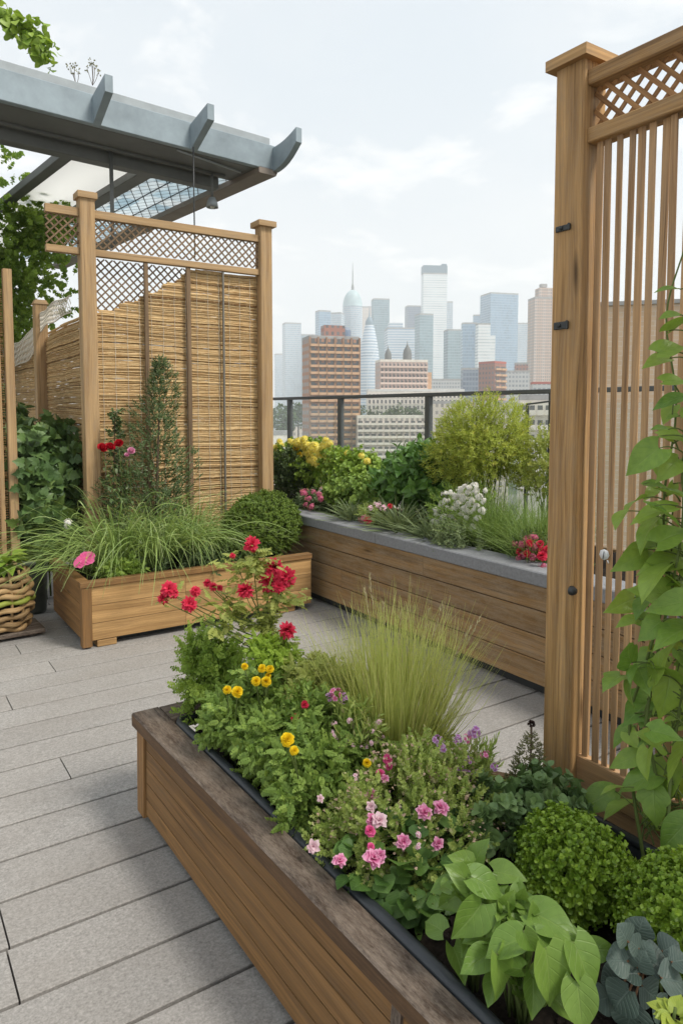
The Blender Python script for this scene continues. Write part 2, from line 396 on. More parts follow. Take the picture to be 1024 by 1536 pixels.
# ================================================================= materials
W_POST = wood_mat('cedar_post', srgb(114, 83, 50), srgb(206, 164, 112), srgb(146, 128, 106), .12, 1.)
W_FENCE = wood_mat('cedar_fence', srgb(128, 96, 66), srgb(204, 164, 120), srgb(150, 130, 110), .15, .3)
W_TREL = wood_mat('trellis_wood', srgb(128, 99, 68), srgb(194, 161, 118), srgb(150, 132, 110), .15, .25)
W_BOXL = wood_mat('oiled_box_wood', srgb(130, 97, 58), srgb(200, 160, 108), srgb(120, 96, 70), .05, .35)
W_BOXD = wood_mat('brown_box_wood', srgb(92, 66, 40), srgb(158, 119, 75), srgb(110, 90, 68), .1, .6, var=.5)
W_BACK = wood_mat('weathered_box_wood', srgb(102, 77, 48), srgb(172, 135, 89), srgb(156, 142, 122), .26, .45, var=.5)
W_CAP = wood_mat('weathered_cap_wood', srgb(40, 32, 28), srgb(88, 72, 60), srgb(152, 138, 124), .30, .15, .75, 1.3)
W_LATT = wood_mat('lattice_wood', srgb(118, 82, 52), srgb(182, 138, 92), None, 0, 0)
W_DARKL = wood_mat('old_lattice_wood', srgb(86, 70, 54), srgb(136, 112, 86), None, 0, 0)
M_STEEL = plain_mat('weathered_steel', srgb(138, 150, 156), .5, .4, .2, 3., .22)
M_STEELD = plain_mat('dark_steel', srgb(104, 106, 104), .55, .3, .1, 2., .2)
M_FLASH = plain_mat('flashing', srgb(150, 156, 158), .5, .4, .2, 4., .15)
M_BLACK = plain_mat('black_metal', srgb(58, 60, 60), .45, .4, .2)
M_RAIL = plain_mat('railing_paint', srgb(84, 86, 86), .45, .4, .1, 8., .08)
M_LINER = plain_mat('rubber_liner', srgb(50, 54, 58), .42, .45, 0., 14., .2)
M_STONE = plain_mat('coping_stone', srgb(130, 131, 133), .8, .2, 0., 60., .16, .15)
M_SOIL = plain_mat('soil', (.018, .014, .011), .95, .1, 0., 70., .6, .9)
M_WIRE = plain_mat('wire', srgb(120, 116, 108), .5, .4, .4)
M_CORD = plain_mat('cord', srgb(212, 204, 188), .8, .1)
# composite decking
M_DECK, b = newmat('composite_deck'); u, v, r = b.uvr()
uo = b.m('MULTIPLY_ADD', r, 71., u); zo = b.m('MULTIPLY', r, 23.)
sp1 = b.noise(b.comb(uo, v, zo), 150., 3., .8); sp2 = b.noise(b.comb(b.m('MULTIPLY', uo, .8), v, zo), 90., 3., .6)
big = b.noise(b.comb(uo, b.m('MULTIPLY', v, 2.), zo), 1.7, 4., .6)
scr = b.noise(b.comb(b.m('MULTIPLY', uo, 1.), b.m('MULTIPLY', v, 70.), zo), 1., 4., .7)
f = b.m('ADD', b.m('MULTIPLY', sp1, .6), b.m('MULTIPLY', sp2, .4)); f = b.ramp(f, [(.36, 0.), (.64, 1.)])
col = b.mix(f, srgb(122, 119, 115), srgb(168, 164, 159))
col = b.mix(b.ramp(big, [(.35, 0.), (.75, .4)]), col, srgb(126, 119, 111))
col = b.mix(b.ramp(scr, [(.64, 0.), (.78, .18)]), col, srgb(172, 169, 164))
tn = b.m('MULTIPLY_ADD', r, .16, .93); col = b.mix(1., col, b.comb(tn, tn, tn), 'MULTIPLY')
b.out(b.pbsdf(col, .7, .25, b.bump(b.m('ADD', sp1, b.m('MULTIPLY', scr, .5)), .3, .003)))
# reed matting
M_REED, b = newmat('reed'); u, v, r = b.uvr()
n1 = b.noise(b.comb(b.m('MULTIPLY', u, 9.), b.m('MULTIPLY', r, 91.), 0.), 1., 4., .6)
n2 = b.noise(b.comb(b.m('MULTIPLY', u, 70.), b.m('MULTIPLY', r, 91.), 3.), 1., 2., .6)
col = b.mix(b.ramp(r, [(0., 0.), (.09, .1), (.13, .55), (1., 1.)]), srgb(112, 82, 50), srgb(250, 222, 168))
col = b.mix(b.ramp(n1, [(.35, 0.), (.7, .75)]), col, srgb(186, 142, 88))
col = b.mix(b.ramp(n2, [(.55, 0.), (.7, .5)]), col, srgb(246, 224, 178))
pp = b.pbsdf(col, .6, .25); tr = b.n('ShaderNodeBsdfTranslucent', {'Color': col})
b.out(b.n('ShaderNodeMixShader', {0: .35, 1: pp, 2: tr.outputs[0]}).outputs[0])
# glass kinds
def glass_mat(name, tint, fac, rough=.02, refl=.08):
    m, b = newmat(name)
    t = b.n('ShaderNodeBsdfTransparent', {'Color': (*tint, 1)}); g = b.n('ShaderNodeBsdfGlossy', {'Color': (1, 1, 1, 1), 'Roughness': rough})
    d = b.n('ShaderNodeBsdfDiffuse', {'Color': (.75, .8, .82, 1)})
    lw = b.m('MULTIPLY_ADD', b.m('POWER', b.n('ShaderNodeLayerWeight', {'Blend': .5}).outputs['Facing'], 5.), .7, .03)
    s1 = b.n('ShaderNodeMixShader', {0: fac, 1: t.outputs[0], 2: d.outputs[0]})
    b.out(b.n('ShaderNodeMixShader', {0: b.m('MULTIPLY', lw, .8), 1: s1.outputs[0], 2: g.outputs[0]}).outputs[0]); return m
M_GLASS = glass_mat('railing_glass', (.95, .97, .965), .03)
M_OPAL, b = newmat('opal_glass')
b.out(b.n('ShaderNodeMixShader', {0: .75, 1: b.pbsdf((.8, .8, .78), .4, .4), 2: b.n('ShaderNodeBsdfTranslucent', {'Color': (.9, .9, .88, 1)}).outputs[0]}).outputs[0])
M_LEAD, b = newmat('leaded_glass'); u, v, r = b.uvr()
def lead(k):
    ph = b.m('FRACT', b.m('MULTIPLY', b.m('ADD', u, b.m('MULTIPLY', v, k)), 8.5)); return b.m('LESS_THAN', b.m('ABSOLUTE', b.m('SUBTRACT', ph, .5)), .04)
ln = b.m('MAXIMUM', b.m('MAXIMUM', lead(.6), lead(-.6)), b.m('LESS_THAN', b.m('ABSOLUTE', b.m('SUBTRACT', b.m('FRACT', b.m('MULTIPLY', u, 4.25)), .5)), .04))
pane = b.noise(b.comb(b.m('FLOOR', b.m('MULTIPLY', u, 5.)), b.m('FLOOR', b.m('MULTIPLY', v, 4.)), 0.), 1.3, 2.)
colr = b.mix(b.ramp(pane, [(.35, 0.), (.65, 1.)]), srgb(206, 222, 230), srgb(246, 249, 250)); colr = b.mix(ln, colr, srgb(78, 86, 92))
b.out(b.n('ShaderNodeMixShader', {0: b.m('MULTIPLY_ADD', ln, -.6, .75), 1: b.pbsdf(colr, .25, .5), 2: b.n('ShaderNodeBsdfTranslucent', {'Color': colr}).outputs[0]}).outputs[0])
# ================================================================= deck and the roof slab it lies on
PITCHB = .2155
dk = MB()
for k in range(-13, 36):
    y0 = 2.092+k*PITCHB; x = -5.+rng.uniform(0, 2)
    joints = []
    if k == 0: joints = [-3.4, .277, 3.6]
    elif k == -1: joints = [-3.2, .268, 3.5]
    else:
        x = -5+rng.uniform(0, 3.5)
        while x < 4.2:
            joints.append(x); x += rng.choice([3.66, 4.27, 4.88])
        joints = [j for j in joints if not (-.2 < j < .8 and k < 4)]
    xs = [-5.]+sorted(joints)+[4.1]
    for a, c in zip(xs[:-1], xs[1:]):
        if c-a < .02: continue
        beam(dk, (a+.0025, y0+PITCHB/2, -.0135), (c-.0025, y0+PITCHB/2, -.0135), PITCHB-.0125, .027, ch=.0025)
tag(dk.build('deck', M_DECK), kind='structure')
sb = MB(); block(sb, (.2, 3.5, -.33), 12., 14.5, .28, z0=True); tag(sb.build('roof_slab', M_SOIL), kind='structure')
gm, b = newmat('city_ground_mat'); tc = b.n('ShaderNodeTexCoord').outputs['Object']
n1 = b.noise(tc, .012, 5.); n2 = b.noise(tc, .08, 4.)
b.out(b.pbsdf(b.mix(b.ramp(n1, [(.45, 0.), (.55, 1.)]), b.mix(n2, (.30, .29, .27), (.2, .2, .19)), (.06, .09, .035)), .9, .1))
gd = MB(); gd.add([(-340, -340, GZ), (2140, -340, GZ), (2140, 2240, GZ), (-340, 2240, GZ)], [(0, 1, 2, 3)]); tag(gd.build('city_ground', gm), kind='structure')
# ================================================================= foreground planter box
def fg_top(y): return .772+(2.545-y)*.026
def fg_bot(y): return .790+(2.545-y)*.006
def fg_in(y): return .876+(2.545-y)*.010
FY0, FY1 = 2.545, -.25
W_EDGE = wood_mat('cap_edge_wood', srgb(70, 52, 36), srgb(120, 92, 66), srgb(60, 46, 36), .25, .2)
p = thing('planter_box', 'long brown slatted planter box with weathered dark cap in the foreground, black liner inside', 'planter', (1.2, 1.2, 0))
mb = MB(); ZB, ZT, NB_ = .035, .340, 5
seams = [FY0-.075, 1.035, FY1]
for a, c in zip(seams[:-1], seams[1:]):
    for k in range(NB_):
        z0 = ZB+(ZT-ZB)*k/NB_; z1 = ZB+(ZT-ZB)*(k+1)/NB_-.0035
        P = lambda y, z: V3((fg_bot(y)+(fg_top(y)+.022-fg_bot(y))*(z/ZT)), y, z)
        yl, yr = a-.004, c+.024 if c > 0 else c
        hexa(mb, [P(yl, z0), P(yr, z0), P(yr, z0)+V3(.022, 0, 0), P(yl, z0)+V3(.022, 0, 0)], [P(yl, z1), P(yr, z1), P(yr, z1)+V3(.022, 0, 0), P(yl, z1)+V3(.022, 0, 0)])
mb.build('side_panel', W_BOXD, p)
for y in (FY0-.036, 1.045):
    t = MB(); w_ = .034 if y > 2 else .014
    P = lambda yy, z, o: V3((fg_bot(yy)+(fg_top(yy)+.022-fg_bot(yy))*(z/ZT))+o, yy, z)
    hexa(t, [P(y+w_, .02, -.008), P(y-w_, .02, -.008), P(y-w_, .02, .03), P(y+w_, .02, .03)], [P(y+w_, ZT, -.008), P(y-w_, ZT, -.008), P(y-w_, ZT, .03), P(y+w_, ZT, .03)])
    t.build('corner_trim' if y > 2 else 'seam_strip', W_BOXD if y > 2 else W_CAP, p)
t = MB()
hexa(t, [V3(.825, 2.5, .002), V3(.84, -.2, .002), V3(.87, -.2, .002), V3(.87, 2.5, .002)], [V3(.825, 2.5, .1), V3(.84, -.2, .1), V3(.87, -.2, .1), V3(.87, 2.5, .1)])
t.build('shadow_gap_fill', M_BLACK, p)  # black strip stands in for the shade in the gap under the box
t = MB(); ys = np.linspace(FY0+.012, FY1, 30)
prof = lambda y: [V3(fg_top(y), y, .340), V3(fg_top(y), y, .381), V3(fg_top(y)+.006, y, .3865), V3(fg_in(y)-.004, y, .3865), V3(fg_in(y), y, .381), V3(fg_in(y), y, .340)]
for ya, yb in zip(ys[:-1], ys[1:]):
    A, B = prof(ya), prof(yb); d = 0
    for i in range(6):
        j = (i+1) % 6; l = np.linalg.norm(A[j]-A[i])
        t.add([A[i], B[i], B[j], A[j]], [(0, 1, 2, 3)], [(2.5-ya, d), (2.5-yb, d), (2.5-yb, d+l), (2.5-ya, d+l)], .62, 1 if i in (0, 5) else 0); d += l
t.add(prof(ys[0]), [(0, 1, 2, 3, 4, 5)], [(q[0], q[2]) for q in prof(ys[0])], .62)
t.build('cap_rail', [W_CAP, W_EDGE], p)
t = MB(); beam(t, (.877, FY0-.05, .3634), (1.08, FY0-.05, .3634), .124, .0462, r=.3); t.build('end_cap', W_CAP, p)
t = MB(); beam(t, (1.03, 2.50, .31), (1.70, 1.47, .31), .03, .06, r=.3); t.build('far_rail', W_BOXD, p)
t = MB(); pts = [V3(fg_in(y)+.019, y, .373+.004*math.sin(y*7)) for y in np.linspace(2.40, -.25, 26)]
tube(t, [V3(1.04, 2.435, .373)]+[V3(fg_in(2.42)+.03, 2.425, .373)]+pts, .0175, 10, mi=0)
for ya, yb in zip(np.linspace(2.42, -.25, 12)[:-1], np.linspace(2.42, -.25, 12)[1:]):
    t.add([V3(fg_in(ya)+.02, ya, .365), V3(fg_in(yb)+.02, yb, .365), V3(fg_in(yb)+.045, yb, .27), V3(fg_in(ya)+.045, ya, .27)], [(3, 2, 1, 0)])
t.build('liner', M_LINER, p, smooth=True)
t = MB(); tube(t, [V3(1.662, y, .352) for y in np.linspace(1.30, -.25, 14)], .014, 10)
t.add([V3(1.655, 1.3, .35), V3(1.655, -.25, .35), V3(1.63, -.25, .27), V3(1.63, 1.3, .27)], [(0, 1, 2, 3)]); t.build('liner', M_LINER, p, smooth=True)
def soil_sheet(mb, poly, z, seed, amp=.02, step=.025):
    xs = np.arange(min(q[0] for q in poly), max(q[0] for q in poly)+step, step); ys = np.arange(min(q[1] for q in poly), max(q[1] for q in poly)+step, step)
    def inside(x, y):
        c = False
        for i in range(len(poly)):
            x1, y1 = poly[i]; x2, y2 = poly[i-1]
            if (y1 > y) != (y2 > y) and x < (x2-x1)*(y-y1)/(y2-y1)+x1: c = not c
        return c
    X, Y = np.meshgrid(xs, ys); Z = z+amp*noise3(np.stack([X*16, Y*16, X*0], -1).reshape(-1, 3), seed).reshape(X.shape)*.6+rng.normal(size=X.shape)*amp*.35
    nx = len(xs); f = [(j*nx+i, j*nx+i+1, (j+1)*nx+i+1, (j+1)*nx+i) for j in range(len(ys)-1) for i in range(nx-1) if inside(xs[i]+step/2, ys[j]+step/2)]
    mb.add(np.stack([X, Y, Z], -1).reshape(-1, 3), f)
t = MB(); soil_sheet(t, [(.92, 2.43), (1.05, 2.45), (1.68, 1.46), (1.65, 1.3), (1.64, -.25), (.97, -.25)], .315, 1)
n = 900; q = np.stack([rng.uniform(.95, 1.64, n), rng.uniform(.3, 1.5, n), np.full(n, .32)], 1)
chip = leaf([(0, .5), (.5, 1.), (1, .3)], .4, 2, 3, .2, .2)
scatter(t, chip, q, rnd_unit(n)*[1, 1, .25], V3(0, 0, 1)+rnd_unit(n)*.5, rng.uniform(.008, .028, n)); t.build('soil', M_SOIL, p)
# ================================================================= right-hand slatted screen with its post
p = thing('trellis_screen', 'tall cedar screen of upright slats under a diamond lattice, with thick cedar post', 'screen', (1.75, 1.39, 0))
t = MB(); beam(t, (1.752, 1.39, .0), (1.752, 1.39, 2.478), .100, .100, (0, 1, 0), .005, .55)
post = t.build('post', W_POST, p)
t = MB(); block(t, (1.752, 1.39, 2.478), .142, .142, .030, z0=True, r=.6); hexa(t, [V3(1.752+a*.06, 1.39+c*.06, 2.5081) for a, c in ((-1, -1), (1, -1), (1, 1), (-1, 1))], [V3(1.752+a*.045, 1.39+c*.045, 2.518) for a, c in ((-1, -1), (1, -1), (1, 1), (-1, 1))])
t.build('post_cap', W_POST, post)
t = MB(); beam(t, (1.752, 1.3385, .275), (1.752, -.35, .275), .022, .17, r=.25); t.build('kick_board', W_FENCE, p)
FX = 1.752; FE = -.35
for nm_, z, h, w_ in (('top_rail', 2.43, .042, .07), ('middle_rail', 2.272, .042, .062), ('bottom_rail', .415, .105, .03)):
    t = MB(); y1 = 1.339 if nm_ != 'bottom_rail' else 1.339
    beam(t, (FX, y1, z), (FX, FE, z), w_, h, r=.4 if nm_ == 'top_rail' else .3); t.build(nm_, W_POST if nm_ != 'bottom_rail' else W_FENCE, p)
def lattice(mb, o, ax, W, H, pitch, w_, th, nrmv, r0=None):
    """two layers of diagonal laths clipped to a W x H rectangle (o = lower corner, ax = horizontal unit vector)"""
    o = np.asarray(o, float); ax = np.asarray(ax, float); nv = np.asarray(nrmv, float)
    for s in (1, -1):
        c = -H if s > 0 else 0
        c0 = math.ceil((-H if s > 0 else 0)/pitch)*pitch; k = c0
        while k < (W if s > 0 else W+H):
            if s > 0: a = (max(0, k), max(0, -k)); e = (min(W, k+H), min(H, W-k))
            else: a = (min(W, k), max(0, k-W)); e = (max(0, k-H), min(H, k))
            if abs(a[0]-e[0]) > pitch*.2:
                off = nv*(th*.5*s)
                beam(mb, o+ax*a[0]+V3(0, 0, a[1])+off, o+ax*e[0]+V3(0, 0, e[1])+off, w_, th, nv, .0008, None)
            k += pitch
t = MB(); lattice(t, (FX, 1.338, 2.293), (0, -1, 0), 1.7, .116, .050, .013, .005, (1, 0, 0)); t.build('lattice_panel', W_LATT, p)
t = MB(); y = 1.318; k = 0
while y > FE:
    w_ = .0205*rng.uniform(.9, 1.12); sk = rng.normal()*.0022
    beam(t, (FX-.006+rng.normal()*.002, y+sk, .36), (FX-.006+rng.normal()*.002, y-sk, 2.252), .006, w_, (0, 1, 0), .0015); y -= .0332; k += 1
t.build('slat_panel', W_FENCE, p)
for px, py, h in ((843, 343, .026), (838, 489, .034)):
    q = at_x(px, py, 1.702); t = MB(); beam(t, V3(1.6995, 1.380, q[2]), V3(1.6995, 1.425, q[2]), .006, h*.65, r=.1); beam(t, V3(1.698, 1.376, q[2]), V3(1.692, 1.376, q[2]), .008, h*.75, r=.1)
    tube(t, [V3(1.697, 1.405, q[2]), V3(1.692, 1.405, q[2])], .006, 8); t.build('bracket', M_BLACK, post)
q = at_y(857, 886, 1.34); t = MB(); lathe(t, (0, 0, 0), [(0.0, .014), (.010, .012), (.014, .004), (.014, -.004)], 10)
o = t.build('bolt', M_BLACK, post, origin=(0, 0, 0)); o.location = Vector(q)-Vector(p.location); o.rotation_euler = (R(90), 0, 0)
# plant tag
q = at_x(905, 832, 1.735); t = MB()
hv = [(0, 0), (.012, .006), (.017, .016), (.012, .028), (.0, .032), (-.012, .027), (-.016, .014), (-.010, .004)]
t.add([q+V3(-.001+.0015*(k % 2), -a, c-.016) for a, c in hv]+[q+V3(.0015, -a, c-.016) for a, c in hv], [tuple(range(8)), tuple(range(15, 7, -1))]+[(i, 8+i, 8+(i+1) % 8, (i+1) % 8) for i in range(8)])
tube(t, [q+V3(.0, -.012, -.014), q+V3(.0, -.016, -.022)], .002, 5); tube(t, [q+V3(-.003, .001, -.012), q+V3(-.003, -.002, .010)], .0012, 5, mi=1)
o = t.build('plant_tag', [plain_mat('white_plastic', (.8, .8, .8), .4), M_BLACK], origin=q); o.location = q
tag(o, 'small round white plant tag hanging on a slat of the tall cedar screen', 'tag')
# ================================================================= back planter with stone coping
BX, BZ = 2.888, .585
p = thing('planter_box', 'long knee-high timber planter with grey stone coping, running below the glass railing', 'planter', (3.4, 4., 0))
t = MB(); zs = np.linspace(.055, BZ, 5)
for k in range(4):
    y = -1.2+rng.uniform(0, .8); js = [-1.2]
    cuts = {3: [1.15, 3.42, 7.7], 2: [.3, 5.2], 1: [2.3, 4.35], 0: [.9, 5.6]}[k]
    js = [-1.2]+cuts+[8.2]
    for a, c in zip(js[:-1], js[1:]):
        beam(t, (BX+.014, c-.001, (zs[k]+zs[k+1])/2), (BX+.014, a+.001, (zs[k]+zs[k+1])/2), .028, zs[k+1]-zs[k]-.005, ch=.003)
t.build('side_panel', W_BACK, p)
t = MB(); block(t, (BX+.075, 3.5, .0), .06, 9.4, .56, z0=True, r=0.); t.build('shadow_gap_fill', M_BLACK, p)  # black fill behind the boards and in the gap below them
t = MB(); y = -1.2
for a, c in zip([-1.2, .8, 2.02, 3.9, 5.9], [.8, 2.02, 3.9, 5.9, 8.2]): beam(t, (BX+.085, a+.0015, .6235), (BX+.085, c-.0015, .6235), .21, .075, ch=.006)
t.build('coping', M_STONE, p)
t = MB(); soil_sheet(t, [(3.05, -1.), (3.95, -1.), (3.95, 8.), (3.05, 8.)], .60, 2, .03, .08); t.build('soil', M_SOIL, p)
t = MB(); beam(t, (3.97, -1.2, .36), (3.97, 8.2, .36), .04, .5, r=.4); t.build('back_panel', W_BACK, p)
# ================================================================= left planter
LX0, LX1, LY0, LY1 = 1.085, 2.745, 4.545, 5.42
p = thing('planter_box', 'low honey-coloured timber planter in front of the reed screen, filled with weeping grass', 'planter', (1.9, 5., 0))
t = MB(); zs = [.045, .155, .27, .388]
for k in range(3):
    xs = [LX0+.05, LX0+.05+.62, LX1] if k != 1 else [LX0+.05, LX0+.05+.62, LX1]
    for a, c in zip(xs[:-1], xs[1:]): beam(t, (a+.001, LY0+.012, (zs[k]+zs[k+1])/2), (c-.001, LY0+.012, (zs[k]+zs[k+1])/2), .024, zs[k+1]-zs[k]-.003, ch=.002)
t.build('front_panel', W_BOXL, p)
t = MB()
for k in range(3): beam(t, (LX0+.012, LY0+.06, (zs[k]+zs[k+1])/2), (LX0+.012, LY1, (zs[k]+zs[k+1])/2), .024, zs[k+1]-zs[k]-.003, ch=.002)
t.build('side_panel', W_BOXD, p)  # darker wood than the front: this side's shade is put into its colour
t = MB(); beam(t, (LX0+.018, LY0+.018, .012), (LX0+.018, LY0+.018, .388), .06, .06, (0, 1, 0), .003, .5); t.build('corner_post', W_BOXD, p)
t = MB()
beam(t, (LX0-.018, LY0+.018, .4085), (LX1, LY0+.018, .4085), .066, .036, r=.5); beam(t, (LX0+.014, LY0+.052, .4085), (LX0+.014, LY1, .4085), .066, .036, r=.7); t.build('rim', W_BOXD, p)
t = MB(); beam(t, (LX0+.08, LY0+.05, .022), (LX0+.2, LY0+.05, .022), .11, .04); t.build('foot', W_BOXL, p)
t = MB(); beam(t, (LX1-.25, LY0+.06, .022), (LX1-.13, LY0+.06, .022), .08, .04); t.build('foot', W_BOXL, p)
t = MB(); block(t, (1.93, 5.0, .005), 1.5, .74, .2, z0=True, r=0.); t.build('shadow_gap_fill', M_BLACK, p)  # black fill for the dark gap below the front boards
t = MB(); soil_sheet(t, [(LX0+.03, LY0+.03), (LX1-.01, LY0+.03), (LX1-.01, LY1), (LX0+.03, LY1)], .375, 3, .02, .04); t.build('soil', M_SOIL, p)
# ================================================================= left reed screen
TY = 5.52
p = thing('trellis_screen', 'reed matting screen between two capped timber posts, lattice strip on top, behind the low planter', 'screen', (2.1, TY, 0))
for x in (1.405, 2.872):
    t = MB(); beam(t, (x, TY, .0), (x, TY, 3.045), .108, .108, (0, 1, 0), .005, .6); po = t.build('post', W_TREL, p)
    t = MB(); block(t, (x, TY, 3.045), .14 if x < 2 else .165, .14 if x < 2 else .165, .045, z0=True, r=.7); t.build('post_cap', W_TREL, po)
ZR1, ZR2 = 2.945, 2.665
t = MB(); beam(t, (1.462, TY, ZR1), (2.816, TY, ZR1), .05, .06, r=.5); beam(t, (1.12, TY, ZR1), (1.349, TY, ZR1), .05, .06, r=.4); t.build('top_rail', W_TREL, p)
t = MB(); beam(t, (1.462, TY, ZR2), (2.816, TY, ZR2), .05, .05, r=.6); beam(t, (1.12, TY, ZR2), (1.349, TY, ZR2), .05, .05, r=.3); t.build('middle_rail', W_TREL, p)
t = MB(); lattice(t, (1.462, TY-.004, 2.70), (1, 0, 0), 1.354, .213, .062, .012, .006, (0, -1, 0)); t.build('lattice_panel', W_DARKL, p)
t = MB(); lattice(t, (1.12, TY-.004, 2.70), (1, 0, 0), .229, .213, .062, .012, .006, (0, -1, 0)); t.build('lattice_panel', W_DARKL, p)
t = MB(); lattice(t, (1.462, TY+.066, 2.18), (1, 0, 0), .74, .46, .062, .011, .006, (0, -1, 0)); t.build('lattice_panel', W_DARKL, p)
def reeds(mb, o, ax, W, z0, z1, topf, nv, pitch=.0105, seg=36):
    o = np.asarray(o, float); ax = np.asarray(ax, float); nv = np.asarray(nv, float); z = z0
    ph = rng.uniform(0, 6, 4)
    while z < z1:
        xa = 0.
        s = np.linspace(0, 1, seg)
        zz_ = z+.006*np.sin(s*W*2.1+ph[0]+z*2)+.004*np.sin(s*W*5.3+ph[1]+z*9)+rng.normal(size=seg)*.0011
        ok = zz_ < np.array([topf(q*W) for q in s])
        i = 0
        while i < seg:
            if ok[i]:
                j = i
                while j+1 < seg and ok[j+1]: j += 1
                if j-i >= 1:
                    a = max(0, s[i]-rng.uniform(0, .6)/seg); S = s[i:j+1].copy(); S[0] = a
                    P = o+ax*(S*W)[:, None]+V3(0, 0, 1)*zz_[i:j+1][:, None]+nv*rng.uniform(-.004, .006)
                    rr = rng.random(); tube(mb, P, .0042+.0028*rng.random(), 5, rr, cap=False)
                i = j+1
            else: i += 1
        z += pitch*rng.uniform(.75, 1.25)*(1.3 if rng.random() < .06 else 1.)
mat_top = lambda x: 2.635 if x > .745 else 2.235+.37*(x/.745)**1.25+.018*math.sin(x*37)
t = MB(); reeds(t, (1.462, TY+.03, 0), (1, 0, 0), 1.354, .42, 2.66, mat_top, (0, -1, 0), .0095); reeds(t, (1.462, TY+.042, 0), (1, 0, 0), 1.354, .42, 2.66, lambda x: mat_top(x)-.02, (0, -1, 0), .0095); mat = t.build('reed_mat', M_REED, p, smooth=True)
t = MB()
for x in np.arange(.05, 1.35, .095):
    top = mat_top(x); zq = np.linspace(.62, top-.02, 50); tube(t, np.stack([np.full(50, 1.462+x)+rng.normal(size=50)*.0015, TY+.018+.004*np.sin(np.arange(50)*3.1), zq], 1), .0016, 4, cap=False)
t.build('stitching', M_CORD, mat)
for x, w_, m_ in ((1.845, .032, W_DARKL), (2.19, .036, W_DARKL), (2.492, .014, M_WIRE)):
    t = MB(); beam(t, (x, TY-.006, .5), (x, TY-.006, 2.638), w_, .02, (0, 1, 0), .002, .55); t.build('batten', m_, p)
# reed fence running away behind it
p = thing('reed_fence', 'lower reed fence with one stout post, running back behind the leafy shrub at the left', 'fence', (1.39, 7.2, 0))
t = MB(); reeds(t, (1.415, 5.62, 0), (0, 1, 0), 4.6, .5, 2.24, lambda x: 2.19+.03*math.sin(x*3)+.02*math.sin(x*17), (-1, 0, 0), .0105, 30); reeds(t, (1.40, 5.62, 0), (0, 1, 0), 4.6, .5, 2.26, lambda x: 2.21+.03*math.sin(x*3)+.02*math.sin(x*17), (-1, 0, 0), .0105, 30); t.build('reed_mat', M_REED, p, smooth=True)
t = MB(); beam(t, (1.36, 7.02, 0), (1.36, 7.02, 2.46), .11, .11, (0, 1, 0), .005, .5); po = t.build('post', W_TREL, p)
t = MB(); hexa(t, [V3(1.36+a*.065, 7.02+c*.065, 2.46) for a, c in ((-1, -1), (1, -1), (1, 1), (-1, 1))], [V3(1.36+a*.045, 7.02+c*.045, 2.50) for a, c in ((-1, -1), (1, -1), (1, 1), (-1, 1))]); t.build('post_cap', W_TREL, po)
# net slung along the fence top
t = MB(); A = V3(1.335, 9.2, 2.30); 
def net_pt(u, v):
    y = 9.3-3.6*u; top = 2.36-.16*math.sin(math.pi*min(1, u/.62)) if u < .62 else 2.36+.03*(u-.62)
    return V3(1.335-.03*math.sin(u*9), y, top-(.24 if u < .6 else .14)*v+.012*math.sin(u*31+v*3))
nu, nvv = 64, 7
for i in range(nu):
    for s in (1, -1):
        P = [net_pt(min(1, max(0, (i+s*2.2*v)/nu)), v) for v in np.linspace(0, 1, nvv)]; tube(t, P, .0035, 4, cap=False)
tube(t, [net_pt(u, 0) for u in np.linspace(0, 1, 40)], .006, 5); tube(t, [net_pt(u, 1) for u in np.linspace(0, 1, 40)], .005, 5)
o = t.build('net', M_CORD, origin=(1.335, 7.5, 2.2)); o.location = (1.335, 7.5, 2.2); tag(o, 'white cord net slung along the top of the lower reed fence', 'net')
# narrow screen at the left edge
p = thing('trellis_screen', 'narrow timber-framed screen cut off by the left edge, behind the woven basket', 'screen', (.8, 5.62, 0))
t = MB(); beam(t, (.872, 5.62, 0), (.872, 5.62, 2.50), .058, .07, (0, 1, 0), .004, .4); t.build('post', W_TREL, p)
t = MB(); beam(t, (.80, 5.64, 0), (.80, 5.64, 2.52), .03, .05, (0, 1, 0), .003, .8); t.build('post', W_TREL, p)
t = MB(); reeds(t, (.1, 5.66, 0), (1, 0, 0), .74, .2, 2.4, lambda x: 2.38, (0, -1, 0), .016, 8); t.build('reed_mat', M_REED, p, smooth=True)
# ================================================================= glass railing
RX, RZ = 4.02, 1.632
p = thing('glass_railing', 'dark metal railing with glass panels along the roof edge, facing the skyline', 'railing', (RX, 4., 0))
t = MB(); beam(t, (RX, -2.5, RZ), (RX, 9.2, RZ), .06, .032, r=.5); t.build('handrail', M_RAIL, p)
pys = [at_x(px, 640, RX)[1] for px in (435, 511, 642.5)]
dy = pys[1]-pys[2]; pys = [pys[0]+dy, pys[0], pys[1], pys[2], pys[2]-dy*.98, pys[2]-2*dy, pys[2]-3*dy]
for y in pys:
    t = MB(); beam(t, (RX, y, .0), (RX, y, RZ-.016), .045, .06, (0, 1, 0), .003, .5); t.build('post', M_RAIL, p)
for a, c in zip(pys[:-1], pys[1:]):
    t = MB(); block(t, (RX, (a+c)/2, .62), .010, abs(a-c)-.09, .93, z0=True); t.build('glass_panel', M_GLASS, p)
y = at_x(797, 640, RX)[1]; t = MB(); beam(t, (RX-.05, y, .5), (RX-.05, y, 1.535), .02, .022, (0, 1, 0), .002, .2); beam(t, (RX-.05, y+.01, 1.542), (RX-.05, y-.42, 1.58), .02, .012, r=.2); t.build('gate_frame', M_RAIL, p)
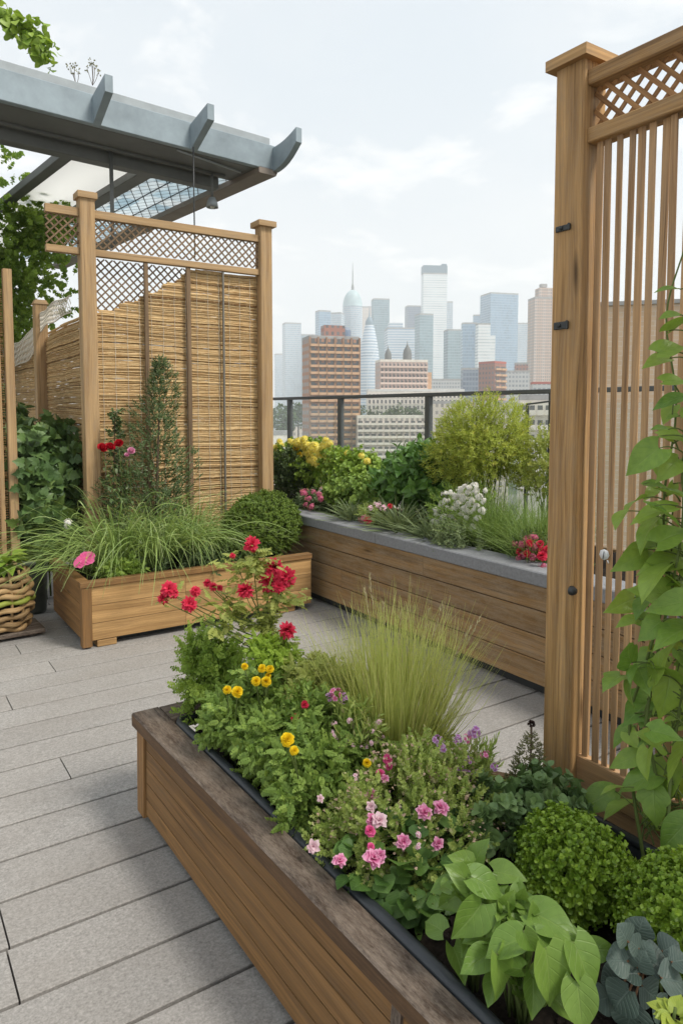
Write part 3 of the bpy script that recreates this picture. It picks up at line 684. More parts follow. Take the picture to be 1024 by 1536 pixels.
# ================================================================= steel canopy
cu = V3(math.cos(R(6.3)), math.sin(R(6.3)), 0); cv = V3(-math.sin(R(6.3)), math.cos(R(6.3)), 0); CP0 = V3(3.37, 6.25, 0)
cp = lambda s, t_, z: CP0-cu*s+cv*t_+V3(0, 0, z)
p = thing('canopy', 'grey-blue steel roof canopy with upturned fins, glazed underside, over the reed screen', 'canopy', cp(1.5, 1.5, 0))
def cbar(mb, a, c, w_, h, r=.5): return beam(mb, cp(*a), cp(*c), w_, h, ch=.006, r=r)
t = MB(); cbar(t, (-.03, .03, 3.925), (4.5, .03, 3.925), .06, .235); t.build('fascia_beam', M_STEEL, p)
t = MB(); cbar(t, (.0, .10, 4.09), (4.5, .10, 4.09), .06, .088); t.build('flashing', M_FLASH, p)
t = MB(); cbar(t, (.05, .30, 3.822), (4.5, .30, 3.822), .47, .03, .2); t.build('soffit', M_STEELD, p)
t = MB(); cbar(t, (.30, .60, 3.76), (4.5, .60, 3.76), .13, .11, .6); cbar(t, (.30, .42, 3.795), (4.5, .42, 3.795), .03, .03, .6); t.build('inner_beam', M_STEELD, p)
for s, L, crv in ((1.735, .27, 0.), (.86, .31, 0.), (-.02, .38, .06)):
    t = MB(); n_ = 6
    for i in range(n_):
        def sec(q):
            yl = -L*q; zl = 3.80+.175*q+(-crv*math.sin(math.pi*q)*.7); zh = 4.02+.085*q - crv*.35*math.sin(math.pi*q)
            return yl, zl, max(zh, zl+.02)
        (ya, za, zb), (yb, zc, zd) = sec(i/n_), sec((i+1)/n_); hw = .032
        hexa(t, [cp(s+hw, yb, zc), cp(s-hw, yb, zc), cp(s-hw, ya, za), cp(s+hw, ya, za)], [cp(s+hw, yb, zd), cp(s-hw, yb, zd), cp(s-hw, ya, zb), cp(s+hw, ya, zb)], r=.5)
    t.build('fin', M_STEEL, p)
t = MB(); cbar(t, (.07, .0, 3.79), (.07, 6., 3.79), .20, .06, .3); cbar(t, (-.02, .0, 3.88), (-.02, 6., 3.88), .04, .20, .5); t.build('edge_beam', plain_mat('edge_beam_paint', srgb(132, 122, 112), .6, .3, 0, 3., .15), p)
for s, w_ in ((.95, .15), (1.70, .11), (3.3, .12)):
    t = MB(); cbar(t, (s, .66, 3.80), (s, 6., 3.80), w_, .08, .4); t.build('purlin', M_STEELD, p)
def cpane(s0, s1, m_, nm_):
    t = MB(); z = 3.85; a, c, d, e = cp(s1, .66, z), cp(s0, .66, z), cp(s0, 6., z), cp(s1, 6., z)
    uv = [(0, 0), (s1-s0, 0), (s1-s0, 5.34), (0, 5.34)]
    t.add([a, c, d, e]+[q+V3(0, 0, .012) for q in (a, c, d, e)], [(3, 2, 1, 0), (4, 5, 6, 7), (0, 1, 5, 4), (1, 2, 6, 5), (2, 3, 7, 6), (3, 0, 4, 7)], uv+uv); t.build(nm_, m_, p)
cpane(.10, .90, M_LEAD, 'leaded_pane'); cpane(1.0, 1.68, M_OPAL, 'opal_pane')
t = MB(); q0 = at_d(166, 198, 6.35); tube(t, [V3(q0[0], q0[1], 3.81), V3(q0[0], q0[1], 2.95)], .018, 8); t.build('hanger_rod', M_STEELD, p)
t = MB(); q0 = at_d(290, 218, 6.25); tube(t, [V3(q0[0], q0[1], 3.80), V3(q0[0], q0[1], 2.85)], .006, 6); t.build('cable', M_BLACK, p)
t = MB(); tube(t, [cp(.98, .08, 3.80), cp(.6, .14, 3.795), cp(.25, .2, 3.79)], .009, 6); t.build('conduit', M_FLASH, p)
q0 = at_d(318, 262, 6.9); pl = thing('pendant_lamp', 'small clear bell lamp hanging on a thin rod from the steel canopy', 'lamp', (q0[0], q0[1], 3.78))
t = MB(); tube(t, [V3(q0[0], q0[1], 3.78), V3(q0[0], q0[1], 3.56)], .012, 8); t.build('rod', M_STEELD, pl)
t = MB(); lathe(t, (q0[0], q0[1], 3.46), [(.012, .10), (.03, .095), (.05, .05), (.058, .0), (.054, .0), (.046, .048), (.026, .088)], 18); t.build('shade', M_FLASH, pl, smooth=True)
t = MB(); lathe(t, (q0[0], q0[1], 3.455), [(.0, .05), (.02, .04), (.026, .02), (.018, .0), (0., -.004)], 12); t.build('bulb', plain_mat('bulb_glass', (.8, .8, .78), .2, .5), pl, smooth=True)
# ================================================================= basket, stand and tall pot in the left corner
M_WICK = wood_mat('wicker', srgb(116, 88, 56), srgb(196, 164, 118), None, 0, 0, .6, 1., .6)
M_WICKG = plain_mat('green_wicker', srgb(140, 150, 62), .6, .3)
BC = V3(.70, 5.15, 0)
t = MB(); beam(t, (.30, 5.10, .035), (.935, 5.13, .035), .30, .028, r=.3); beam(t, (.36, 5.0, .0105), (.36, 5.2, .0105), .06, .02); beam(t, (.86, 5.02, .0105), (.86, 5.22, .0105), .06, .02)
o = t.build('plant_stand', W_CAP, origin=(.6, 5.1, 0)); o.location = (.6, 5.1, 0); tag(o, 'low grey board under the woven basket at the left edge', 'stand')
p = thing('wicker_basket', 'round basket woven of thick cane with one green strand, at the left edge', 'basket', BC+V3(0, 0, .05))
t = MB(); nb = 9
for i in range(nb):
    z = .075+i*.042; rad = .155+.035*math.sin(math.pi*(i+.5)/nb); an = np.linspace(0, 6.2832, 49)
    P = np.stack([BC[0]+(rad+.012*np.cos(an*7+i*3.14))*np.cos(an), BC[1]+(rad+.012*np.cos(an*7+i*3.14))*np.sin(an), z+.010*np.sin(an*2+i)+.006*np.sin(an*7)], 1)
    tube(t, P, .0175, 7, rng.random(), mi=1 if i == 4 else 0, cap=False)
t.build('weave', [M_WICK, M_WICKG], p, smooth=True)
t = MB()
for k in range(14):
    a = k/14*6.2832; P = [V3(BC[0]+(.15+.035*math.sin(math.pi*s))*math.cos(a), BC[1]+(.15+.035*math.sin(math.pi*s))*math.sin(a), .06+.39*s) for s in np.linspace(0, 1, 8)]; tube(t, P, .009, 6, rng.random())
t.build('stakes', M_WICK, p, smooth=True)
t = MB(); lathe(t, BC, [(0, .06), (.14, .06), (.165, .25), (.14, .42), (0, .42)], 20); t.build('liner', M_SOIL, p)
TP = V3(.985, 5.62, 0); t = MB(); lathe(t, (0, 0, 0), [(0., .004), (.085, .004), (.09, .02), (.105, .36), (.115, .37), (.115, .40), (.10, .40), (.09, .33), (0, .33)], 28)
o = t.build('tall_pot', plain_mat('glazed_pot', srgb(70, 74, 66), .4, .5, 0, 6., .3), smooth=True); o.location = TP; tag(o, 'slim dark green pot standing on the deck beside the honey-coloured planter', 'pot')
# ================================================================= the city beyond the railing
def fac_mat(name, wall, glass, fl=3.6, bay=3., ww=.7, wh=.6, rough=.5, gr=.2, vline=None, var=.5, spandrel=None):
    m, b = newmat(name); u, v, r = b.uvr()
    fu = b.m('DIVIDE', u, bay); fv = b.m('DIVIDE', v, fl)
    wu = b.m('LESS_THAN', b.m('ABSOLUTE', b.m('SUBTRACT', b.m('FRACT', fu), .5)), ww/2); wv = b.m('LESS_THAN', b.m('ABSOLUTE', b.m('SUBTRACT', b.m('FRACT', fv), .5)), wh/2)
    win = b.m('MULTIPLY', wu, wv); win = b.m('MULTIPLY', win, b.m('GREATER_THAN', v, -1.))
    wn = b.n('ShaderNodeTexWhiteNoise', {'Vector': b.comb(b.m('FLOOR', fu), b.m('FLOOR', fv), r)}, noise_dimensions='3D').outputs[0]
    gcol = b.mix(b.m('MULTIPLY', wn, var), glass, tuple(min(1, c*2.2+.05) for c in glass))
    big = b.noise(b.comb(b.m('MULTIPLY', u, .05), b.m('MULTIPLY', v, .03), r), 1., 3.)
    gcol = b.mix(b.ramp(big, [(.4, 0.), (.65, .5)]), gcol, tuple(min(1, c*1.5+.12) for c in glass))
    wcol = wall
    if spandrel: wcol = b.mix(wu, wall, spandrel)
    if vline: wcol = b.mix(b.m('LESS_THAN', b.m('FRACT', b.m('DIVIDE', fu, vline[0])), vline[1]), wcol, vline[2])
    wcol2 = b.mix(.3, wcol, b.mix(b.noise(b.comb(u, v, r), .3, 4.), tuple(c*.6 for c in wall), tuple(min(1, c*1.3) for c in wall)))
    rg = b.m('MULTIPLY_ADD', win, gr-rough, rough)
    b.out(b.pbsdf(b.mix(win, wcol2, gcol), rg, b.m('MULTIPLY_ADD', win, .4, .2))); return m
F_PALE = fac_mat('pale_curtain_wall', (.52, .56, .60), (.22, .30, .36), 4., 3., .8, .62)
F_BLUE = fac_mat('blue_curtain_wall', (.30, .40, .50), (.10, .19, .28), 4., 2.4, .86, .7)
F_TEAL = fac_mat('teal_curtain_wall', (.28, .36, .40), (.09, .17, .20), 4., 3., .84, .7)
F_DARK = fac_mat('slate_curtain_wall', (.20, .24, .30), (.06, .09, .14), 4., 2.6, .8, .66)
F_WHITE = fac_mat('white_ribbed_wall', (.74, .76, .76), (.42, .48, .50), 3.8, 40., .99, .42)
F_STRIPE = fac_mat('striped_wall', (.62, .66, .70), (.20, .28, .36), 4., 60., .99, .5)
F_BEIGE = fac_mat('beige_brick_wall', (.52, .38, .30), (.12, .11, .11), 3.1, 2.3, .5, .5, .8, .3, (4., .25, (.60, .50, .44)))
F_BROWN = fac_mat('brown_brick_wall', (.40, .20, .12), (.05, .045, .04), 3.2, 3., .6, .55, .85, .3)
F_RED = fac_mat('red_brick_wall', (.34, .16, .12), (.06, .05, .05), 3.2, 2.6, .5, .5, .85, .3)
F_CREAM = fac_mat('cream_wall', (.70, .60, .52), (.20, .17, .15), 3.2, 2.4, .5, .5, .8, .3)
F_GREY = fac_mat('grey_office_wall', (.50, .50, .49), (.14, .16, .18), 3.4, 2.6, .6, .5, .8, .3)
F_PINK = fac_mat('pinkish_wall', (.52, .38, .32), (.16, .12, .11), 3.2, 2.4, .5, .5, .8, .3)
M_PINK = plain_mat('pinkish_render', (.60, .47, .40), .85, .2, 0, .4, .15)
M_ROOFG = plain_mat('flat_roof', (.34, .33, .32), .9, .1, 0, .3, .25)
M_ROOFR = plain_mat('red_roof', (.42, .11, .08), .8, .2)
M_CONC = plain_mat('concrete', (.72, .66, .58), .85, .2, 0, .4, .15)
M_OCHRE = plain_mat('ochre_render', (.54, .33, .19), .85, .2, 0, .5, .2)
M_WINDK = plain_mat('window_dark', (.10, .10, .10), .25, .5)
M_CROWN = plain_mat('crown_band', (.14, .21, .26), .4, .4)
def spot(px, D):
    d = ray(px, 615.); d = d/np.linalg.norm(d[:2]); f = d[:2]@nrm(FWD[:2]); return CAM[:2]+d[:2]*D/f
def ztop(py, D): return EYE+(615.18-py)/1068.*D*1.0
def bld(label, x0, x1, ytop, D, m, rot=12., asp=.8, cat='building', crown=None, name='tower', roof=M_ROOFG, group=None, taper=None, shift=0.):
    """one building: pixel extent and distance are turned into its place and real size"""
    W = (x1-x0)/F_PX*D; r = R(rot); w_ = W/(math.cos(abs(r))+asp*math.sin(abs(r))); d_ = w_*asp
    c = spot((x0+x1)/2, D); ang = -YAW - math.atan(((x0+x1)/2-CX)/F_PX) + r
    h = ztop(ytop, D)-GZ; rn = rng.random()
    p = thing(name, label, cat, (c[0], c[1], GZ), group)
    t = MB(); block(t, (c[0], c[1], GZ), w_, d_, h, ang, rn, z0=True); t.build('wall', m, p)
    t = MB(); block(t, (c[0], c[1], GZ+h+.004*D*.01), w_*.995+.2, d_*.995+.2, .9+.0012*D if D > 60 else .12, ang, rn, z0=True); rf = t.build('roof', roof, p)
    if crown:
        cw, chh, m2, off = crown
        t = MB(); o_ = V3(math.cos(ang), math.sin(ang), 0)*off*w_
        block(t, V3(c[0], c[1], GZ+h+.9+.0012*D+.01)+o_, w_*cw, d_*cw, chh/F_PX*D, ang, rn, z0=True); t.build('roof_block', m2, p)
    return p, c, ang, w_, d_, h
def face_pts(c, ang, w_, d_, face):
    """origin (lower left), horizontal axis, outward normal and width of a side; 0 = towards the terrace, 1 = right, 3 = left"""
    X = V3(math.cos(ang), math.sin(ang), 0); Y = V3(-X[1], X[0], 0); C3 = V3(c[0], c[1], GZ)
    if face == 0: return C3-X*w_/2-Y*d_/2, X, -Y, w_
    if face == 1: return C3+X*w_/2-Y*d_/2, Y, X, d_
    return C3-X*w_/2+Y*d_/2, -Y, -X, d_
def window_grid(p, geo, face, cols, z0, z1, rows, m_f, m_g, fw=.62, fh=.55, balcony=False, sill=.25):
    _, c, ang, w_, d_, h = geo; o, ax, nv, W = face_pts(c, ang, w_, d_, face); X = ax
    cw = W/cols; rh = (z1-z0)/rows; proto = None; base = V3(*p['_o'])
    for i in range(rows):
        for j in range(cols):
            q = o+ax*(cw*(j+.5))+V3(0, 0, z0-GZ+rh*(i+.5))+nv*.03
            if proto is None:
                t = MB(); ang2 = math.atan2(ax[1], ax[0])
                if balcony:
                    block(t, q+V3(0, 0, -rh*.36)+nv*.55, cw*.9, 1.1, .22, ang2, .5); block(t, q+V3(0, 0, -rh*.18)+nv*1.06, cw*.9, .08, rh*.28, ang2, .5)
                    proto = t.build('balcony', m_f, p, origin=q); protop = None
                    t = MB(); block(t, q, cw*fw, .12, rh*fh, ang2, .5); protop = t.build('window', m_g, p, origin=q); protop.location = Vector(q-base)
                else:
                    for s in (-1, 1): block(t, q+ax*s*cw*fw*.5, cw*.07, .3, rh*fh, ang2, .5)
                    block(t, q+V3(0, 0, -rh*fh*.5-.12), cw*(fw+.16), .5, .24, ang2, .5); block(t, q, cw*fw*.93, .10, rh*fh, ang2, .5, 1)
                    proto = t.build('window', [m_f, m_g], p, origin=q); protop = None
                proto.location = Vector(q-base)
            else:
                copy_part(proto, p, Vector(q-base))
                if protop: copy_part(protop, p, Vector(q-base))
T = 'towers of the hazy skyline'
# far row
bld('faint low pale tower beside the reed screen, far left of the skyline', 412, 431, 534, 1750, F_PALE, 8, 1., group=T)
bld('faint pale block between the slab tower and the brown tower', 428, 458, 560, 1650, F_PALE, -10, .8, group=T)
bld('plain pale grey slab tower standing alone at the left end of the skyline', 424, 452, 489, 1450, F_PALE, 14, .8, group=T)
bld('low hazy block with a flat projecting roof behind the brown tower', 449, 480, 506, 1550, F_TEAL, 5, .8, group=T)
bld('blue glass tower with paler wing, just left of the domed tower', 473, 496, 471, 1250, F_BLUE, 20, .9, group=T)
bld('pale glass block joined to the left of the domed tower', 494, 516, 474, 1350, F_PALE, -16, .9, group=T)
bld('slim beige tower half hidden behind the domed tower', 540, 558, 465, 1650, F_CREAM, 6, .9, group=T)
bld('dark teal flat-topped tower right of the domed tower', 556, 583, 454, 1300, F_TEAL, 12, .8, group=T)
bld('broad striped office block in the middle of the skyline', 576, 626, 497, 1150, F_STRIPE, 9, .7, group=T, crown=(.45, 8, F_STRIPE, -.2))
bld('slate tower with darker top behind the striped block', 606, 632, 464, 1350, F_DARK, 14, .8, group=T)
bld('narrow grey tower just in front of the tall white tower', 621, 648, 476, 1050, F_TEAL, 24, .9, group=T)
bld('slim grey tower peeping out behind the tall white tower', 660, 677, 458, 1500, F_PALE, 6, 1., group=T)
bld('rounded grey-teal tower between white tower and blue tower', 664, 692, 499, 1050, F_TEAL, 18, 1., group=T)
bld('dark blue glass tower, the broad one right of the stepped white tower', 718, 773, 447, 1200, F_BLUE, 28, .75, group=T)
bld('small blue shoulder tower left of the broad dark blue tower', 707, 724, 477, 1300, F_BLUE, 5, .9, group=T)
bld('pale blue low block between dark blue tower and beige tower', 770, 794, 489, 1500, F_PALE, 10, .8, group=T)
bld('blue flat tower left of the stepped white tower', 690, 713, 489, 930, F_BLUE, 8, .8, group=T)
# the white tower with its dark crown
g = bld('tallest tower, white ribbed with a dark blue band at its flat top', 630, 668, 417, 1200, F_WHITE, 13, .45, group=T)
p, c, ang, w_, d_, h = g
t = MB(); block(t, (c[0], c[1], GZ+h+2.5), w_*1.01, d_*1.01, 12., ang, .5, z0=True); block(t, (c[0]+w_*.4*math.cos(ang), c[1]+w_*.4*math.sin(ang), GZ+h+14.51), w_*.2, d_*.6, 3.5, ang, .5, z0=True); t.build('crown_band', M_CROWN, p)
# stepped white tower
g = bld('stepped white glass tower in front of the broad dark blue tower', 711, 733, 490, 900, F_WHITE, 16, .9, group=T)
p, c, ang, w_, d_, h = g; X = V3(math.cos(ang), math.sin(ang), 0)
t = MB(); q = V3(c[0], c[1], GZ)+X*(w_*.5+3.4); block(t, q, 6.6, d_*.9, h-13, ang, .3, z0=True); t.build('wing', F_WHITE, p)
# domed tower with spire
D = 1400; c = spot(528.5, D); p = thing('tower', 'domed glass tower with a tall thin spire', 'building', (c[0], c[1], GZ), T)
rad = 14.5/F_PX*D; hb = ztop(463, D)-GZ
t = MB(); lathe(t, (c[0], c[1], GZ), [(rad, 0), (rad, hb*.8), (rad, hb)], 24, .4); t.build('wall', F_PALE, p)
t = MB(); hd = 25/F_PX*D; lathe(t, (c[0], c[1], GZ+hb), [(rad*1.04, 0)]+[(rad*math.cos(a), hd*math.sin(a)) for a in np.linspace(.05, 1.5, 9)], 24, .4); t.build('dome', plain_mat('dome_metal', (.38, .50, .52), .5, .4, 0, .05, .2), p, smooth=True)
t = MB(); hs = 40/F_PX*D; lathe(t, (c[0], c[1], GZ+hb+hd-1), [(3., 0), (2.4, 8), (1.3, 12), (.9, hs*.6), (.25, hs)], 8, .4); t.build('spire', M_STEELD, p)
# bullet tower
D = 1000; c = spot(553.5, D); p = thing('tower', 'tapering bullet-shaped glass tower right beside the brown tower', 'building', (c[0], c[1], GZ), T)
ht = ztop(489, D)-GZ; hb = ztop(575, D)-GZ; rr_ = 16.5/F_PX*D
t = MB(); lathe(t, (c[0], c[1], GZ), [(rr_, 0), (rr_, hb)]+[(rr_*(1-.62*s**2.1), hb+(ht-hb)*s) for s in np.linspace(.12, 1, 10)], 20, .2); t.build('wall', F_STRIPE, p)
t = MB(); lathe(t, (c[0], c[1], GZ+ht-1), [(rr_*.40, 0), (rr_*.34, 6), (rr_*.16, 11), (1., 12), (.4, 24)], 14, .2); t.build('finial', M_CROWN, p)
# nearer blocks
g = bld('beige brick apartment tower with set-back pink top, beside the big cedar post', 789, 832, 453, 760, F_BEIGE, 22, .8, crown=(.62, 14, F_BEIGE, .05), group=T)
p, c, ang, w_, d_, h = g
t = MB(); block(t, (c[0], c[1], GZ+h+13), w_*.25, d_*.3, 3.4, ang, .2, z0=True); t.build('water_tank', M_ROOFG, p)
bld('grey podium block below the tall white tower', 640, 694, 572, 700, F_GREY, 8, .7)
g = bld('red-brown apartment block with tan balconied side', 717, 757, 547, 480, F_RED, -38, .9, roof=M_ROOFR)
window_grid(g[0], g, 1, 2, GZ+30, GZ+g[5]-1, 12, M_OCHRE, M_WINDK, balcony=True)
bld('dull grey-brown block right of the red-brown apartment block', 752, 792, 560, 560, F_GREY, 10, .7)
bld('narrow terracotta block below the beige tower', 770, 790, 548, 600, F_RED, 8, .9)
bld('low red-roofed grey block at the foot of the beige tower', 795, 836, 577, 420, F_GREY, 8, .6, roof=M_ROOFR)
bld('mid-rise slate block behind the red-brown apartments', 690, 724, 556, 620, F_DARK, 8, .8)
# the brown balconied tower
g = bld('tall brown brick apartment tower with ochre balconies on every floor, left of the centre', 453, 538, 512, 330, F_BROWN, 16, .62, name='apartment_tower', crown=(.42, 17, F_RED, .05))
p, c, ang, w_, d_, h = g
o, ax, nv, W = face_pts(c, ang, w_, d_, 1 if False else 0)
window_grid(p, g, 0, 6, GZ+h-50, GZ+h-.8, 16, M_OCHRE, M_WINDK, fw=.66, balcony=True)
t = MB()
for k in range(7): q = o+ax*(W*k/6)+nv*.3; block(t, q, .8, .7, h+.6, ang, .3, z0=True)
t.build('pier', plain_mat('brick_pier', (.30, .17, .10), .9, .1, 0, .5, .2), p)
window_grid(p, g, 3, 3, GZ+h-46, GZ+h-1., 15, M_OCHRE, M_WINDK, fw=.55) if False else None
t = MB(); X = V3(math.cos(ang), math.sin(ang), 0); q = V3(c[0], c[1], GZ+h+1.4)+X*w_*.31; lathe(t, q, [(2.6, 0), (2.6, 3.2), (1.6, 4.4), (.2, 4.8)], 14, .3); t.build('water_tank', F_DARK, p)
# pinkish block with turrets
g = bld('wide pinkish apartment block with two pointed roof turrets, right of the brown tower', 562, 640, 545, 440, F_PINK, 14, .5, name='apartment_block', roof=M_CONC)
p, c, ang, w_, d_, h = g
window_grid(p, g, 0, 12, GZ+h-27, GZ+h-.6, 8, M_PINK, M_WINDK, fw=.5, balcony=True)
X = V3(math.cos(ang), math.sin(ang), 0)
for k, (f_, s) in enumerate(((-.28, .8), (.13, 1.05))):
    t = MB(); q = V3(c[0], c[1], GZ+h+1.3)+X*w_*f_; lathe(t, q, [(2.6*s, 0), (2.6*s, 4*s), (2.2*s, 6.*s), (1.1*s, 8*s), (.3*s, 9.4*s), (.1, 11.5*s)], 14, .2); t.build('turret', M_STEELD, p)
t = MB(); q = V3(c[0], c[1], GZ)+X*(w_*.5+1.2); block(t, q, 3.4, d_*.8, h-6., ang, .3, z0=True); t.build('wing', M_OCHRE, p)
# white office block under the handrail
g = bld('long white office block with rows of square windows, seen just under the handrail', 548, 694, 588, 430, M_CONC, 7, .3, name='office_block')
p = g[0]; p.children[0].data.materials[0] = plain_mat('white_render', (.66, .65, .62), .8, .2, 0, .4, .12)
window_grid(p, g, 0, 24, GZ+g[5]-14.5, GZ+g[5]-.9, 4, M_CONC, M_WINDK, fw=.6, fh=.62)
# pale low block behind the planting
g = bld('pale terraced apartment block with long balconies, low behind the flower planter', 529, 652, 627, 330, F_CREAM, 10, .4, name='apartment_block', roof=M_CONC)
window_grid(g[0], g, 0, 12, GZ+g[5]-24, GZ+g[5]-.5, 8, M_CONC, M_WINDK, fw=.62, balcony=True)
bld('low white house wall seen through the glass beside the reed screen', 404, 437, 652, 200, M_CONC, 6, .8, name='house')
bld('pale block glimpsed through the glass under the brown tower', 437, 456, 640, 420, F_CREAM, 6, .8)
bld('flat grey roofed block behind the airy green bush', 640, 760, 606, 330, F_CREAM, 5, .5, name='office_block')
g = bld('white balconied block glimpsed beside the big cedar post', 778, 838, 600, 160, M_CONC, 6, .5, name='apartment_block')
window_grid(g[0], g, 0, 5, GZ+g[5]-20, GZ+g[5]-.5, 6, M_CONC, M_WINDK, fw=.62, balcony=True)
# tan brick neighbour seen through the slats
m, b = newmat('tan_brick'); u, v, r = b.uvr()
br = b.n('ShaderNodeTexBrick', {'Vector': b.comb(u, v, 0.), 'Color1': (.60, .44, .30, 1), 'Color2': (.50, .36, .24, 1), 'Mortar': (.58, .50, .42, 1), 'Scale': 1., 'Mortar Size': .012, 'Brick Width': .46, 'Row Height': .15})
nb_ = b.noise(b.comb(u, v, 0.), .9, 5.); b.out(b.pbsdf(b.mix(.35, br.outputs[0], b.mix(nb_, (.40, .28, .18), (.72, .56, .42))), .85, .2))
g = bld('tan brick neighbouring building seen between the slats of the tall cedar screen', 858, 1400, 470, 24, m, 14, .5, name='brick_building')
M_BARK = wood_mat('bark', srgb(60, 48, 38), srgb(112, 96, 78), None, 0, 0, .85)
# trees down in the city
M_CTREE = leaf_mat('city_foliage', (.030, .060, .016), (.075, .115, .035), .2, .6, .2)
quadT = leaf(OVAL, .55, 2, 3, .2, .2)
def city_tree(px, py, D, hgt, lab):
    q = at_d(px, py, D); top = q[2]; base = V3(q[0], q[1], GZ); rad = hgt*.36
    p = thing('tree', lab, 'tree', base, 'trees down between the city blocks')
    t = MB(); tube(t, [base, base+V3(.2, .1, (top-GZ)*.5), V3(q[0], q[1], top-rad)], [.6, .45, .25], 6); t.build('trunk', M_BARK, p)
    P, N = ell(1500, V3(q[0], q[1], top-rad), (rad, rad, rad*1.05), 3, .3, -.25, 1.2, seed=px)
    t = MB(); scatter(t, quadT, P, N+rnd_unit(len(P))*.8, N+rnd_unit(len(P))*.6, rng.uniform(.5, 1.1, len(P))*rad*.22); t.build('crown', M_CTREE, p)

for px, py, D, hh, lab in ((526, 604, 390, 19, 'tall green tree between the brown tower and the pale terraced block'), (590, 613, 360, 16, 'rounded green tree on the far side of the pale terraced block'),
                           (622, 612, 365, 15, 'green tree right of centre behind the pale terraced block'), (424, 612, 300, 16, 'tree seen through the glass right beside the reed screen'),
                           (447, 604, 360, 15, 'tree in front of the brown tower’s left foot'), (652, 607, 370, 13, 'small tree behind the railing post near the airy bush'), (560, 618, 355, 12, 'low tree at the left end of the pale terraced block')):
    city_tree(px, py, D, hh, lab)
# ================================================================= leaf and flower stock
L_BOX = leaf_mat('boxwood_leaf', (.075, .15, .012), (.22, .32, .035), .28, .38, .4)
L_BALL = leaf_mat('clipped_ball_leaf', (.055, .10, .014), (.15, .21, .035), .25, .45, .3)
L_FERN = leaf_mat('ferny_leaf', (.09, .165, .024), (.26, .35, .065), .3, .5, .25)
L_MARI = leaf_mat('marigold_leaf', (.075, .14, .026), (.215, .295, .062), .28, .5, .25)
L_LIME = leaf_mat('lime_leaf', (.16, .26, .03), (.30, .40, .06), .35, .5, .25)
L_YELG = leaf_mat('yellow_green_leaf', (.15, .20, .04), (.36, .38, .11), .35, .5, .25)
L_VARI = leaf_mat('variegated_leaf', (.14, .22, .04), (.38, .43, .14), .3, .5, .25, hue=(.58, .48, .34))
L_SAGE = leaf_mat('grey_green_leaf', (.07, .13, .045), (.15, .225, .08), .2, .42, .4, .35, (.13, .20, .11))
L_LOW = leaf_mat('round_green_leaf', (.035, .085, .018), (.085, .155, .032), .25, .42, .35, .3)
L_HEART = leaf_mat('heart_leaf', (.125, .235, .04), (.225, .345, .065), .3, .38, .4, .32, (.34, .46, .13), nv=5., thr=.09, bumpy=.3, gain=.95, hue=(.40, .40, .08))
L_VINE = leaf_mat('vine_leaf', (.07, .18, .03), (.30, .42, .07), .36, .34, .4, .35, (.28, .40, .13), hue=(.30, .36, .04), nv=6., thr=.09, bumpy=.3, gain=1.15)
L_BLUE = leaf_mat('blue_grey_leaf', (.030, .050, .042), (.068, .098, .078), .12, .45, .4, .6, (.17, .22, .19), nv=6., thr=.2)
L_SHRUB = leaf_mat('deep_green_leaf', (.036, .075, .022), (.10, .16, .05), .22, .42, .4, .3, hue=(.16, .24, .05))
L_CONI = leaf_mat('juniper_leaf', (.036, .066, .022), (.11, .15, .06), .2, .55, .25, hue=(.30, .34, .22))
L_AIRY = leaf_mat('airy_bush_leaf', (.16, .22, .03), (.40, .43, .09), .38, .5, .25, hue=(.50, .42, .08))
L_BEDG = leaf_mat('bed_leaf', (.09, .165, .02), (.25, .34, .055), .3, .45, .3)
L_TREE = leaf_mat('tree_leaf', (.075, .14, .025), (.22, .31, .06), .5, .45, .3, hue=(.30, .38, .09))
G_FEATH = leaf_mat('feather_grass', (.25, .31, .065), (.52, .54, .20), .35, .5, .25, hue=(.62, .54, .30))
G_WEEP = leaf_mat('weeping_grass', (.075, .13, .030), (.25, .33, .10), .3, .42, .35, hue=(.42, .48, .22))
G_DARK = leaf_mat('fine_dark_grass', (.07, .13, .03), (.20, .27, .075), .3, .5, .25)
G_LIRI = leaf_mat('ribbon_grass', (.06, .10, .036), (.17, .22, .10), .25, .45, .3, edge=(.32, .36, .20))
M_STEM = plain_mat('green_stem', (.11, .15, .04), .6, .2); M_STEMB = plain_mat('brown_stem', (.10, .07, .045), .8, .2); M_STEMR = plain_mat('reddish_stem', (.16, .09, .05), .7, .2)
P_RED = petal_mat('red_petal', (.60, .015, .05), (.86, .07, .14), (.25, .005, .02))
P_CRIM = petal_mat('crimson_petal', (.40, .008, .020), (.62, .020, .035))
P_PINK = petal_mat('pink_petal', (.66, .13, .34), (.85, .32, .52), (.62, .05, .22), (.9, .55, .68))
P_HOT = petal_mat('hot_pink_petal', (.75, .08, .28), (.88, .20, .42))
P_PALE = petal_mat('pale_pink_petal', (.78, .48, .55), (.88, .72, .74), (.70, .22, .40))
P_LILA = petal_mat('lilac_petal', (.44, .18, .48), (.66, .38, .66), (.40, .08, .36), (.80, .62, .80))
P_YEL = petal_mat('marigold_petal', (.88, .60, .008), (.93, .74, .03), (.85, .52, .005))
P_LEM = petal_mat('lemon_petal', (.86, .70, .05), (.90, .82, .26))
P_WHI = petal_mat('white_petal', (.78, .76, .70), (.86, .85, .80))
P_ROSE = petal_mat('rose_petal', (.44, .05, .14), (.72, .22, .34))
P_CENT = plain_mat('flower_centre', (.55, .36, .03), .8, .2)
small = leaf(OVAL, .5, 2, 3, .15, .2); mid = leaf(OVAL, .55, 4, 3, .12, .3); lance = leaf(LANCE, .24, 4, 3, .12, .25); tiny = leaf(OVAL, .5, 1+1, 2, 0, .1)
narrow = leaf(LANCE, .14, 3, 2, 0, .2); obov = leaf(lambda t: max(.03, math.sin(math.pi*t**1.6)**.8), .62, 3, 3, .16, .25)
